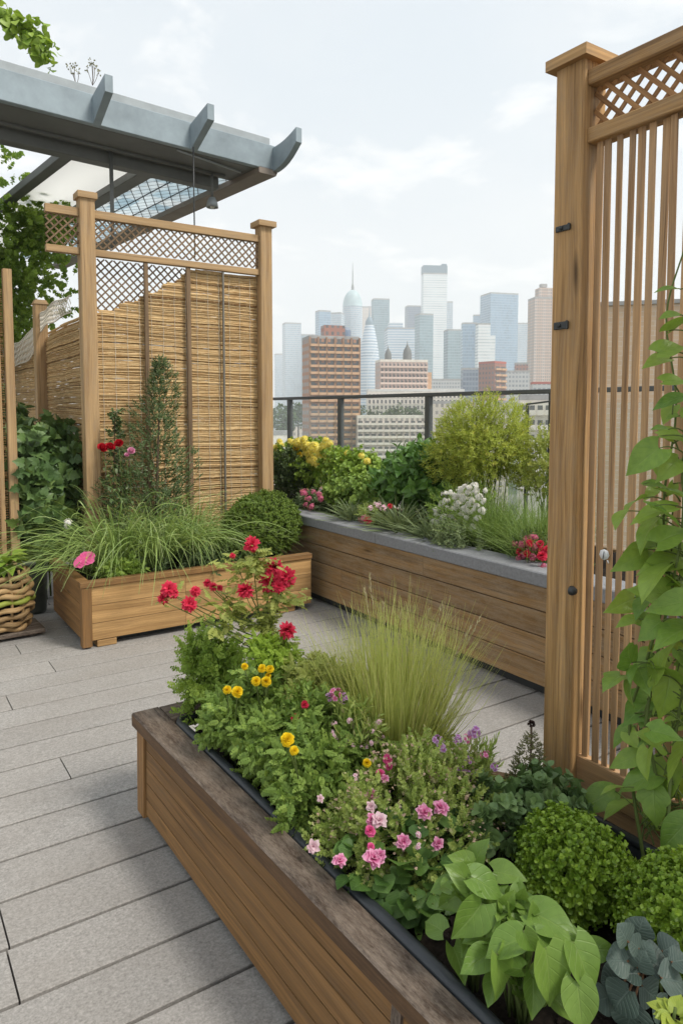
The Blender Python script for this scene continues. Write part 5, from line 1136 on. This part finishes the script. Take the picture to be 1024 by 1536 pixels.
# ---------------------------------------------------------------- climbing vine on the cedar screen
vb = V3(1.60, .98, S_Z); vine = thing('climbing_vine', 'climbing plant with big pale green leaves covering the right side of the tall cedar screen', 'climber', vb)
t = MB(); ts = MB()
main = [V3(1.60, .98, S_Z), V3(1.64, 1.04, .7), V3(1.66, 1.0, 1.05), V3(1.68, 1.02, 1.35), V3(1.69, .97, 1.7), V3(1.70, .99, 2.0)]
for off in (0, .05, -.07, -.16):
    pts = [q+V3(rng.normal()*.02, off+rng.normal()*.02, 0) for q in main]; s = np.linspace(0, 5, 40); P = np.stack([np.interp(s, range(6), [q[k] for q in pts]) for k in range(3)], 1); P[:, :2] += .012*np.stack([np.sin(s*5+off*50), np.cos(s*4+off*50)], 1)
    tube(ts, P, np.linspace(.005, .002, 40), 6)
vl = [(1000, 433, 62, -1., .05, 'n'), (1005, 470, 50, -.6, -.5, 'v'), (985, 538, 66, -1., .1, 'v'), (1008, 520, 60, .6, .6, 'h'), (1000, 600, 60, -1., -.05, 'v'), (1015, 655, 62, .5, -.4, 'h'), (990, 640, 40, -.9, -.1, 'v'), (962, 690, 78, -.85, -.6, 'h'), (1005, 700, 80, -.8, -.35, 'v'), (985, 725, 50, .8, -.2, 'v'),
      (945, 752, 66, -.9, -.2, 'v'), (975, 765, 90, -1., -.05, 'v'), (926, 775, 56, -.5, -.85, 'v'), (965, 795, 95, -.9, -.5, 'v'), (1003, 770, 70, .7, -.5, 'h'), (985, 815, 84, -.9, .1, 'h'), (950, 838, 90, -.55, -.85, 'v'), (1000, 838, 120, -1., -.3, 'v'), (1010, 800, 70, .9, .2, 'h'), (975, 862, 120, -1., -.45, 'v'), (935, 905, 78, -.95, -.35, 'v'), (990, 888, 110, -1., -.1, 'v'),
      (1005, 905, 95, -.9, -.3, 'v'), (960, 905, 70, -.9, -.2, 'v'), (1010, 945, 110, -.75, -.55, 'v'), (975, 945, 60, -.7, -.5, 'h'), (938, 975, 70, -.3, .9, 'l'), (990, 985, 80, .3, .9, 'l'), (1010, 1010, 80, .8, -.2, 'l'), (915, 1020, 62, -.8, -.7, 'l'), (940, 1040, 60, -.4, -.9, 'v'), (955, 1065, 82, -1., -.5, 'l'), (1000, 1050, 96, -.2, -1., 'l'), (965, 1020, 60, -.3, -.6, 'l'),
      (930, 1100, 60, -.9, -.5, 'v'), (975, 1105, 66, -.7, .1, 'l'), (1008, 1140, 92, -.3, -1., 'l'), (965, 1145, 60, -.5, -.7, 'h'), (935, 1140, 64, -1., -.3, 'v'), (990, 1180, 90, -.4, -1., 'h'), (950, 1170, 80, -.9, -.6, 'l'), (925, 1205, 86, -1., -.3, 'v'), (980, 1215, 70, -.3, -1., 'l'), (1012, 1190, 60, .3, -.9, 'h'), (890, 1200, 90, -1., -.2, 'v'), (1008, 1255, 74, -.35, -1., 'h'), (915, 1180, 50, -.9, .2, 'v'),
      (1015, 870, 90, .4, -.9, 'h'), (1020, 740, 70, .8, -.6, 'h'), (1015, 570, 50, .8, .4, 'h'), (940, 930, 50, -.8, -.4, 'v'), (985, 1000, 60, -.6, -.6, 'h'), (960, 990, 50, -.4, -.7, 'l'), (1000, 1100, 60, .6, -.4, 'l'), (945, 1010, 46, -.6, -.5, 'v'), (1022, 480, 60, .6, .3, 'h')]
TPL = {'v': vlong, 'h': heart, 'l': lobed, 'n': leaf(LANCE, .2, 8, 3, .2, .15)}
sx = np.array([q[2] for q in main])
def vine_leaf(px, py, sz, dx, dy, k_, X=None):
    X = rng.uniform(1.52, 1.66) if X is None else X
    q = at_x(px, py, X); D = float((q-CAM)@FWD); L = sz/F_PX*D*.80
    yd = RGT*dx+UPV*(dy*.7+.1)-FWD*rng.uniform(-.1, .6)+rnd_unit(1)[0]*.3; yn = nrm(yd); nmv = nrm(-FWD*.5+UP*.8-RGT*.25+rnd_unit(1)[0]*.75); st = q-yn*L*.5
    scatter(t, TPL[k_], [st], [yd], [nmv], L, rng.random(1)*.95)
    z0 = max(S_Z+.02, st[2]-.03); sp_ = V3(*[np.interp(z0, sx, [m_[k] for m_ in main]) for k in range(3)]); sp_[1] += rng.uniform(-.1, .05)
    if abs(st[1]-sp_[1]) > .22: sp_[1] = st[1]-.12*np.sign(st[1]-sp_[1])
    tube(ts, bezier(sp_, st, V3(0, 0, .03)), np.linspace(.0022, .0014, 8), 5)
for q in vl: vine_leaf(*q)
for i in range(105):
    py = 500+760*rng.random()**.55; lo = np.interp(py, [430, 600, 700, 760, 900, 1000, 1100, 1200, 1260], [1000, 985, 965, 945, 945, 935, 935, 915, 985]); px = rng.uniform(lo+10, 1075)
    vine_leaf(px, py, rng.uniform(20, 42), -.7+rng.normal()*.5, -.5+rng.normal()*.4, 'vhl'[rng.integers(0, 3)], rng.uniform(1.62, 1.72))
t.build('leaves', L_VINE, vine, smooth=True); ts.build('stems', M_STEM, vine, smooth=True)
# ---------------------------------------------------------------- left planter
LZ = .375
wb = V3(1.62, 4.98, LZ); wg = thing('weeping_grass', 'big mop of arching ribbon-like grass spilling over the left end of the honey-coloured planter', 'ornamental grass', wb)
t = MB()
for cx_, cy_, n, Lm, sp_ in ((1.42, 4.98, 300, .62, .9), (1.68, 4.93, 330, .60, .8), (1.98, 4.98, 260, .56, .8)):
    a = rng.uniform(0, 6.283, n); el = rng.uniform(.75, 1.42, n); d = np.stack([np.cos(a)*np.cos(el), np.sin(a)*np.cos(el), np.sin(el)], 1)
    blades(t, V3(cx_, cy_, LZ)+np.stack([np.cos(a)*rng.random(n)*.09, np.sin(a)*rng.random(n)*.09, 0*a], 1), d, rng.uniform(.7, 1.3, n)*Lm*1.9, rng.uniform(.55, 1.0, n)*np.sin(el), rng.uniform(.005, .012, n), 12, wob=.03, roll=.5)
n = 90; a = rng.uniform(2.4, 4.2, n); el = rng.uniform(.5, 1.1, n); d = np.stack([np.cos(a)*np.cos(el), np.sin(a)*np.cos(el), np.sin(el)], 1)
blades(t, V3(1.30, 5.0, LZ)+rng.normal(size=(n, 3))*[.05, .05, 0], d, rng.uniform(.7, 1.05, n), rng.uniform(.6, 1., n)*np.sin(el), rng.uniform(.005, .009, n), 11, wob=.03)
t.build('blades', G_WEEP, wg, smooth=True)
fg = V3(2.32, 5.0, LZ); g2 = thing('weeping_grass', 'finer darker arching grass between the big mop of grass and the clipped ball', 'ornamental grass', fg)
t = MB(); n = 800; a = rng.uniform(0, 6.283, n); el = rng.uniform(.6, 1.4, n); d = np.stack([np.cos(a)*np.cos(el), np.sin(a)*np.cos(el), np.sin(el)], 1)
blades(t, fg+np.stack([rng.normal(size=n)*.10, rng.normal(size=n)*.06, 0*a], 1), d, rng.uniform(.5, .8, n), rng.uniform(.5, .95, n)*np.sin(el), rng.uniform(.003, .0055, n), 9, wob=.03); t.build('blades', G_DARK, g2, smooth=True)
c = at_d(412, 788, 5.35); c[2] = LZ+.20
shrub('box_bush', 'clipped round dark green ball at the right end of the honey-coloured planter', 'shrub', (2.555, 4.95, .60), (.315, .27, .265), 4200, spb, .032, L_BALL, LZ-.01, 6, .05, -9, 14, .9, .2, .35, stem_n=20, zlo=-.8, var=.2)
cb = V3(1.80, 5.28, LZ); con = thing('conical_shrub', 'loose pointed evergreen rising against the reed screen behind the arching grass', 'shrub', cb)
t = MB(); n = 2300; h = rng.random(n)**1.35; a = rng.uniform(0, 6.28, n); env = .29*np.interp(h, [0, .25, .45, .7, .9, 1], [1., .92, .75, .45, .22, .03])*(1.18+.6*noise3(np.stack([np.cos(a)*1.7, np.sin(a)*1.7, h*11], 1), 3)); rad = env*rng.random(n)**.45
P = cb+np.stack([np.cos(a)*rad+.06*h, np.sin(a)*rad*.85, h*1.50], 1); oo = np.stack([np.cos(a), np.sin(a), .9+0*a], 1)
scatter(t, sprig(lance, 8, .42, 45), P, oo+rnd_unit(n)*.4, UP+rnd_unit(n)*.6, rng.uniform(.05, .085, n)*(1.05-.35*h)); t.build('foliage', L_CONI, con, smooth=True)
t = MB(); tube(t, [cb, cb+V3(.03, 0, .7), cb+V3(.06, 0, 1.3)], [.016, .01, .003], 7); t.build('trunk', M_STEMB, con)
sb_ = V3(1.50, 5.36, LZ); sap = thing('sapling', 'thin wispy sapling close to the left timber post, left of the pointed evergreen', 'plant', sb_)
t = MB(); ts = MB(); tube(ts, [sb_, sb_+V3(.02, 0, .5), sb_+V3(.04, 0, 1.12)], [.007, .005, .002], 6)
for z in np.linspace(.35, 1.1, 26):
    for k in range(3):
        a = rng.uniform(0, 6.28); d = V3(math.cos(a), math.sin(a), .5); q = sb_+V3(.02+.02*z, 0, z); L = .13*(1.25-z*.85)*rng.uniform(.6, 1.1); tube(ts, [q, q+d*L], .0012, 4); n = 12; scatter(t, small, q+d*(L*rng.uniform(.3, 1.05, n))[:, None]+rnd_unit(n)*.012, rnd_unit(n)+d, UP+rnd_unit(n)*.5, rng.uniform(.018, .032, n))
t.build('foliage', L_CONI, sap, smooth=True); ts.build('stems', M_STEMB, sap)
pb = V3(1.56, 5.12, LZ); peo = thing('peony', 'three crimson blooms and a pink one on tall stalks beside the left timber post', 'flowering plant', pb)
t = MB(); tl = MB()
for px, py, k_, r_ in ((153, 673, 'peony', .034), (165, 672, 'peony', .034), (179, 666, 'peony', .033), (197, 677, 'peonypink', .026), (191, 683, 'peonypink', .018)):
    q = at_y(px, py, 5.05); tube(t, bezier(pb+rnd_unit(1)[0]*V3(.02, .02, 0), q-V3(0, 0, .02), V3(0, .02, .03)), np.linspace(.004, .0025, 8), 5); flower(peo, k_, q, r_, nrm(V3(-.2, -.7, .6)+rnd_unit(1)[0]*.3))
    n = 16; scatter(tl, lance, bezier(pb, q, (0, 0, 0), 20)[8:18][rng.integers(0, 10, n)]+rnd_unit(n)*.02, rnd_unit(n), UP+rnd_unit(n)*.4, rng.uniform(.03, .06, n))
t.build('stems', M_STEM, peo); tl.build('foliage', L_CONI, peo, smooth=True)
q = at_y(130, 838, 4.66); pk = thing('pink_bloom', 'flat hot-pink bloom on a short stalk at the left front corner of the honey-coloured planter', 'flowering plant', (q[0]+.02, q[1]+.06, LZ))
t = MB(); tube(t, bezier((q[0]+.02, q[1]+.06, LZ), q-V3(0, 0, .01), (0, .03, .02)), .003, 6); t.build('stems', M_STEM, pk); flower(pk, 'flat', q, .050, nrm(V3(-.25, -.55, .7))); flower(pk, 'flat', q+V3(-.045, -.01, -.022), .036, nrm(V3(-.4, -.55, .6)))
shrub('parsley', 'low curly green herb in the left front corner of the honey-coloured planter', 'plant', (1.37, 4.72, LZ+.04), (.13, .09, .085), 130, spm, .06, L_FERN, LZ, seed=51)
shrub('ground_cover', 'dark low foliage filling the soil under the arching grass', 'plant', (1.9, 4.95, LZ+.02), (.78, .36, .12), 420, sprig(lance, 9, .45, 55), .10, L_CONI, LZ-.02, 2, .2, seed=53)
q = at_y(102, 785, 5.0); wf = thing('white_bloom', 'small white flower half hidden in the left side of the arching grass', 'flowering plant', (q[0], q[1], LZ)); t = MB(); tube(t, bezier((q[0], q[1], LZ), q, (.02, 0, 0)), .003, 5); t.build('stems', M_STEM, wf); flower(wf, 'whitecl', q, .035, (-.3, -.7, .6))
# leafy shrub behind, left
sc = V3(1.13, 6.05, 0)
p, P, N = shrub('leafy_shrub', 'dense broad-leaved dark green shrub between the reed fence and the left timber post', 'shrub', (1.10, 6.0, .83), (.33, .42, .58), 620, sprig(maplel, 6, .66, 70, .2), .20, L_SHRUB, .02, 4, .25, -9, 4, .8, .2, .6, stem_n=20, sr=.008, zlo=-.95, seed=61)
p, P, N = shrub('leafy_shrub', 'spiky-topped broad-leaved shrub at the far left, in front of the reed fence', 'shrub', (.98, 6.5, .95), (.25, .3, .56), 360, sprig(maplel, 6, .62, 70, .2), .17, L_SHRUB, .02, 4, .3, -9, 4, .8, .4, .5, stem_n=16, sr=.008, zlo=-.95, seed=63)
bq = BC+V3(0, 0, .44); bpn = thing('basket_plant', 'drooping yellow-green leafy plant growing in the woven basket', 'plant', bq)
t = MB(); n = 44; a = rng.uniform(0, 6.28, n); d = np.stack([np.cos(a), np.sin(a), rng.uniform(.1, 1.2, n)], 1); scatter(t, leaf(LANCE, .3, 6, 3, .15, .5), bq+d*rng.uniform(.02, .09, n)[:, None], d, UP+rnd_unit(n)*.3, rng.uniform(.10, .17, n)); t.build('foliage', L_BEDG, bpn, smooth=True)
t = MB(); stems(t, bq, bq+d[:10]*.08, .004, .003, .01); t.build('stems', M_STEM, bpn)
# tree at the left, its bough over the canopy
tb = V3(.2, 9.2, -.05); tree = thing('tree', 'leafy broad tree behind the reed fence at the left, a bough hanging above the canopy', 'tree', tb)
t = MB(); tube(t, [tb, tb+V3(.05, 0, 1.3), tb+V3(.2, .1, 2.6), tb+V3(.3, .1, 4.2), tb+V3(.2, 0, 5.6)], [.17, .14, .11, .07, .03], 10); 
for e in ((1.1, 8.9, 3.5), (1.5, 9.0, 2.9), (.0, 8.6, 3.7), (.8, 9.6, 4.1), (-.6, 9., 3.5), (1.6, 8.6, 4.0), (1.0, 8.8, 2.5)): tube(t, bezier(tb+V3(.15, .1, rng.uniform(1.6, 2.8)), e, (0, 0, .15)), np.linspace(.06, .015, 8), 7)
t.build('trunk', M_BARK, tree, smooth=True)
t = MB(); spt = sprig(leaf(OVAL, .6, 3, 3, .12, .25), 9, .42, 60, .2)
for c_, r_, n in (((.75, 9.1, 3.15), (1.0, .9, .85), 950), ((1.25, 8.9, 2.65), (.75, .7, .6), 620), ((.55, 8.7, 3.9), (.9, .8, .45), 420), ((-.6, 9.2, 3.4), (.8, .8, 1.), 400), ((1.75, 8.9, 3.55), (.42, .4, .42), 160), ((.5, 9.0, 2.2), (.9, .8, .5), 420), ((.95, 9.3, 2.45), (.75, .5, .55), 520), ((.3, 8.8, 2.7), (.6, .5, .6), 300)):
    P, N = ell(int(n*2.1), c_, r_, 2.2, .3, -.22, 2.6, seed=5); scatter(t, spt, P, N*.4+rnd_unit(len(P))*.9+V3(0, 0, -.1), UP+rnd_unit(len(P))*.6, rng.uniform(.10, .17, len(P)))
t.build('crown', L_TREE, tree, smooth=True)
t = MB(); tl = MB(); q1 = at_d(-60, 0, 7.2); tube(t, bezier(tb+V3(.25, .1, 4.0), q1, (0, 0, .8)), np.linspace(.05, .02, 8), 7); tube(t, bezier(q1, at_d(72, 95, 7.0), (0, 0, .25)), np.linspace(.014, .004, 8), 6)
for px, py in ((15, 30), (5, 20), (25, 40), (38, 45), (48, 52), (58, 42), (64, 60), (68, 75), (70, 90), (52, 65), (30, 50), (10, 35), (20, 22), (40, 35), (58, 72)):
    n = 16; q = at_d(px, py, 7.0)+rng.normal(size=(n, 3))*.045; scatter(tl, mid, q, rnd_unit(n)-UP*.4, UP+rnd_unit(n)*.7, rng.uniform(.05, .10, n))
tl.build('bough_leaves', L_BEDG, t.build('bough', M_BARK, tree), smooth=True)
M_WEED = leaf_mat('dry_weed', (.10, .10, .05), (.2, .2, .12), .2)
for bx, side_, lab, pts in ((115, 0, 'shorter left one of two wispy dry weeds in the gutter on the canopy', ((112, 97), (105, 100), (118, 108), (110, 108))), (139, 1, 'taller right one of two wispy dry weeds in the gutter on the canopy', ((137, 92), (142, 100), (148, 108), (131, 103), (139, 98)))):
  wd = thing('roof_weed', lab, 'plant', at_d(bx, 128, 6.1), 'weeds on the canopy'); t = MB(); tl = MB()
  for px, py in pts:
    q = at_d(px, py, 6.1); b0 = at_d(bx, 128, 6.1); tube(t, bezier(b0, q, rnd_unit(1)[0]*.02), .0022, 4); n = 9; scatter(tl, small, q+rnd_unit(n)*.022, rnd_unit(n), rnd_unit(n), .018)
  t.build('stems', M_STEMB, wd); tl.build('seed_heads', M_WEED, wd)
# ---------------------------------------------------------------- back planter
BZS = .61
def bed(name, lab, px, py, X, r, n, T, size, m, cat='plant', **kw):
    c = at_x(px, py, X); return shrub(name, lab, cat, c, r, n, T, size, m, BZS, **kw)
spl = sprig(mid, 8, .5, 60, .15); spn = sprig(narrow, 12, .42, 50)
bed('dark_bush', 'rounded dark blue-green bush beside the right post of the reed screen', 438, 712, 3.45, (.22, .28, .26), 700, sprig(small, 12, .34, 55), .08, L_CONI, seed=71)
p, P, N = bed('yellow_flowers', 'cloud of lemon and golden flower heads in the far left of the stone-edged planter', 460, 700, 3.6, (.26, .50, .27), 760, spl, .075, L_BEDG, 'flowering plant', seed=73)
for px, py, r_, k_ in [(rng.uniform(412, 500), rng.uniform(660, 695), rng.uniform(.025, .045), 'lemoncl') for _ in range(24)]+list(((420, 668, .06, 'lemoncl'), (412, 672, .05, 'lemoncl'), (447, 665, .07, 'lemoncl'), (460, 668, .05, 'lemoncl'), (470, 672, .07, 'lemoncl'), (480, 680, .07, 'lemoncl'), (490, 686, .06, 'lemoncl'), (468, 690, .06, 'lemoncl'), (450, 682, .03, 'marigold'), (445, 672, .04, 'marigold'), (475, 697, .05, 'lemoncl'), (486, 670, .05, 'lemoncl'), (497, 678, .04, 'lemoncl'), (456, 660, .05, 'lemoncl'), (436, 663, .05, 'lemoncl'), (462, 681, .05, 'lemoncl'))): flower(p, k_, at_x(px, py, 3.45), r_, nrm(V3(-.5, -.5, .7)+rnd_unit(1)[0]*.3))
p, P, N = bed('leafy_perennial', 'leafy bright green plant with few yellow flowers in the middle of the stone-edged planter', 535, 715, 3.55, (.26, .44, .24), 900, spl, .085, L_BEDG, 'flowering plant', seed=75)
for px, py in ((520, 680), (542, 684), (512, 690), (596, 700), (590, 712), (550, 692), (602, 706), (588, 722)): flower(p, 'lemoncl', at_x(px, py, 3.42), rng.uniform(.025, .045), nrm(V3(-.5, -.5, .7)))
bed('broad_leaf_plant', 'dark glossy broad-leaved plant left of the airy yellow-green bush', 630, 722, 3.5, (.28, .32, .23), 420, sprig(vlong, 7, .75, 65, .1), .15, leaf_mat('glossy_leaf', (.030, .085, .016), (.10, .19, .035), .25, .35, .45, .3), seed=77)
bed('leafy_perennial', 'mid-green leafy plant low behind the ribbon grasses', 530, 745, 3.3, (.18, .40, .16), 420, spl, .09, L_MARI, seed=79)
ab, P, N = bed('airy_bush', 'tall airy yellow-green bush in front of the glass railing', 722, 668, 3.55, (.33, .40, .35), 4200, sprig(narrow, 11, .40, 55), .065, L_AIRY, 'shrub', k=3.2, lump=.2, hole=-.8, freq=6., up=.25, stem_n=50, seed=81, sr=.005)
bed('dark_bush', 'small grey-green bush behind the fine grass, next to the cedar post', 822, 705, 3.7, (.2, .26, .28), 300, sprig(small, 12, .34, 55), .07, L_YELG, 'shrub', seed=83)
p, P, N = bed('white_flowers', 'mound of small white starry flowers in front of the airy bush', 690, 765, 3.27, (.20, .26, .16), 300, spn, .08, L_MARI, 'flowering plant', seed=85)
for px, py in [(690, 735), (702, 732), (712, 738), (718, 746), (725, 752), (683, 745), (675, 740), (695, 748), (706, 752), (668, 752), (660, 760), (672, 764), (684, 760), (696, 764), (710, 766), (654, 770), (664, 776), (650, 782), (678, 772), (715, 778), (700, 776), (722, 765), (658, 765), (712, 730), (708, 790)]:
    flower(p, 'whitecl', at_x(px, py, 3.12), rng.uniform(.024, .034), nrm(V3(-.5, -.5, .8)+rnd_unit(1)[0]*.3)); flower(p, 'whitecl', at_x(px+rng.normal()*7, py+rng.normal()*6, 3.12), rng.uniform(.02, .03), nrm(V3(-.5, -.5, .8)+rnd_unit(1)[0]*.4))
gq = at_x(770, 800, 3.3); gq[2] = BZS; fgx = thing('fine_grass', 'soft hazy mound of fine dark green grass at the right end of the stone-edged planter', 'ornamental grass', gq)
t = MB()
for k in range(7):
    o = gq+V3(rng.uniform(-.16, .16), rng.uniform(-.34, .34), 0); n = 420; a = rng.uniform(0, 6.28, n); el = rng.uniform(.6, 1.5, n); d = np.stack([np.cos(a)*np.cos(el), np.sin(a)*np.cos(el), np.sin(el)], 1); blades(t, o+rng.normal(size=(n, 3))*[.05, .05, 0], d, rng.uniform(.34, .64, n), rng.uniform(.15, .6, n)*np.sin(el), rng.uniform(.0024, .0045, n), 8, wob=.04)
t.build('blades', G_DARK, fgx, smooth=True)
bed('trailing_herb', 'fine silvery-green trailing plant spilling over the stone coping', 688, 815, 3.04, (.14, .26, .14), 620, spn, .065, leaf_mat('silvery_leaf', (.085, .13, .055), (.22, .26, .13), .25, .5, .25), k=2.2, hole=-.6, seed=87)
p, P, N = bed('rose_flowers', 'round clump of mixed red and pink flowers beside the cedar post on the stone coping', 797, 822, 3.13, (.11, .12, .11), 150, sprig(small, 9, .34, 55), .06, L_CONI, 'flowering plant', seed=89)
for i in range(26):
    q = at_x(797+rng.normal()*15, 820+rng.normal()*13, 3.03+rng.normal()*.02); flower(p, 'rosecl' if rng.random() < .8 else 'redpom', q, rng.uniform(.018, .03), nrm(V3(-.6, -.5, .6)+rnd_unit(1)[0]*.4))
p, P, N = bed('rose_flowers', 'dark little bush with deep pink flower heads near the corner of the stone coping', 470, 757, 3.15, (.14, .22, .13), 220, sprig(small, 9, .34, 55), .07, L_CONI, 'flowering plant', seed=91)
for px, py, r_ in ((456, 740, .045), (463, 748, .04), (478, 742, .035), (470, 738, .03), (458, 757, .03), (467, 760, .035), (480, 748, .03)): flower(p, 'rosecl', at_x(px, py, 3.0), r_, nrm(V3(-.5, -.5, .7)))
p, P, N = bed('rose_flowers', 'low blush and red flowered clump between the two ribbon grasses', 560, 772, 3.1, (.10, .15, .09), 110, spn, .07, L_VARI, 'flowering plant', seed=93)
for px, py, r_, k_ in ((545, 778, .04, 'rosecl'), (552, 780, .03, 'redpom'), (585, 759, .022, 'redpom'), (556, 762, .03, 'palecl'), (566, 758, .03, 'palecl'), (575, 762, .025, 'palecl')): flower(p, k_, at_x(px, py, 2.99), r_, nrm(V3(-.5, -.5, .7)))
for lab, px, py, n, Lm in (('spiky variegated ribbon grass on the coping, left of the red and blush flowers', 532, 783, 190, .40), ('spiky variegated ribbon grass on the coping, largest of the three', 600, 800, 280, .46), ('spiky variegated ribbon grass on the coping, just left of the white flowers', 650, 812, 190, .40)):
    q = at_x(px, py, 3.10); q[2] = BZS+.01; g = thing('ribbon_grass', lab, 'ornamental grass', q); t = MB(); a = rng.uniform(0, 6.28, n); el = rng.uniform(.25, 1.3, n); d = np.stack([np.cos(a)*np.cos(el), np.sin(a)*np.cos(el), np.sin(el)], 1)
    blades(t, q+rng.normal(size=(n, 3))*[.02, .03, 0], d, rng.uniform(.6, 1.1, n)*Lm, rng.uniform(.3, .6, n)*np.sin(el), rng.uniform(.009, .015, n), 8, wob=.02, roll=.4); t.build('blades', G_LIRI, g, smooth=True)
bed('ground_cover', 'low dark creeping foliage along the inner edge of the stone coping', 620, 800, 3.22, (.14, 1.5, .07), 700, spn, .08, L_CONI, k=2., zlo=-.2, seed=95)
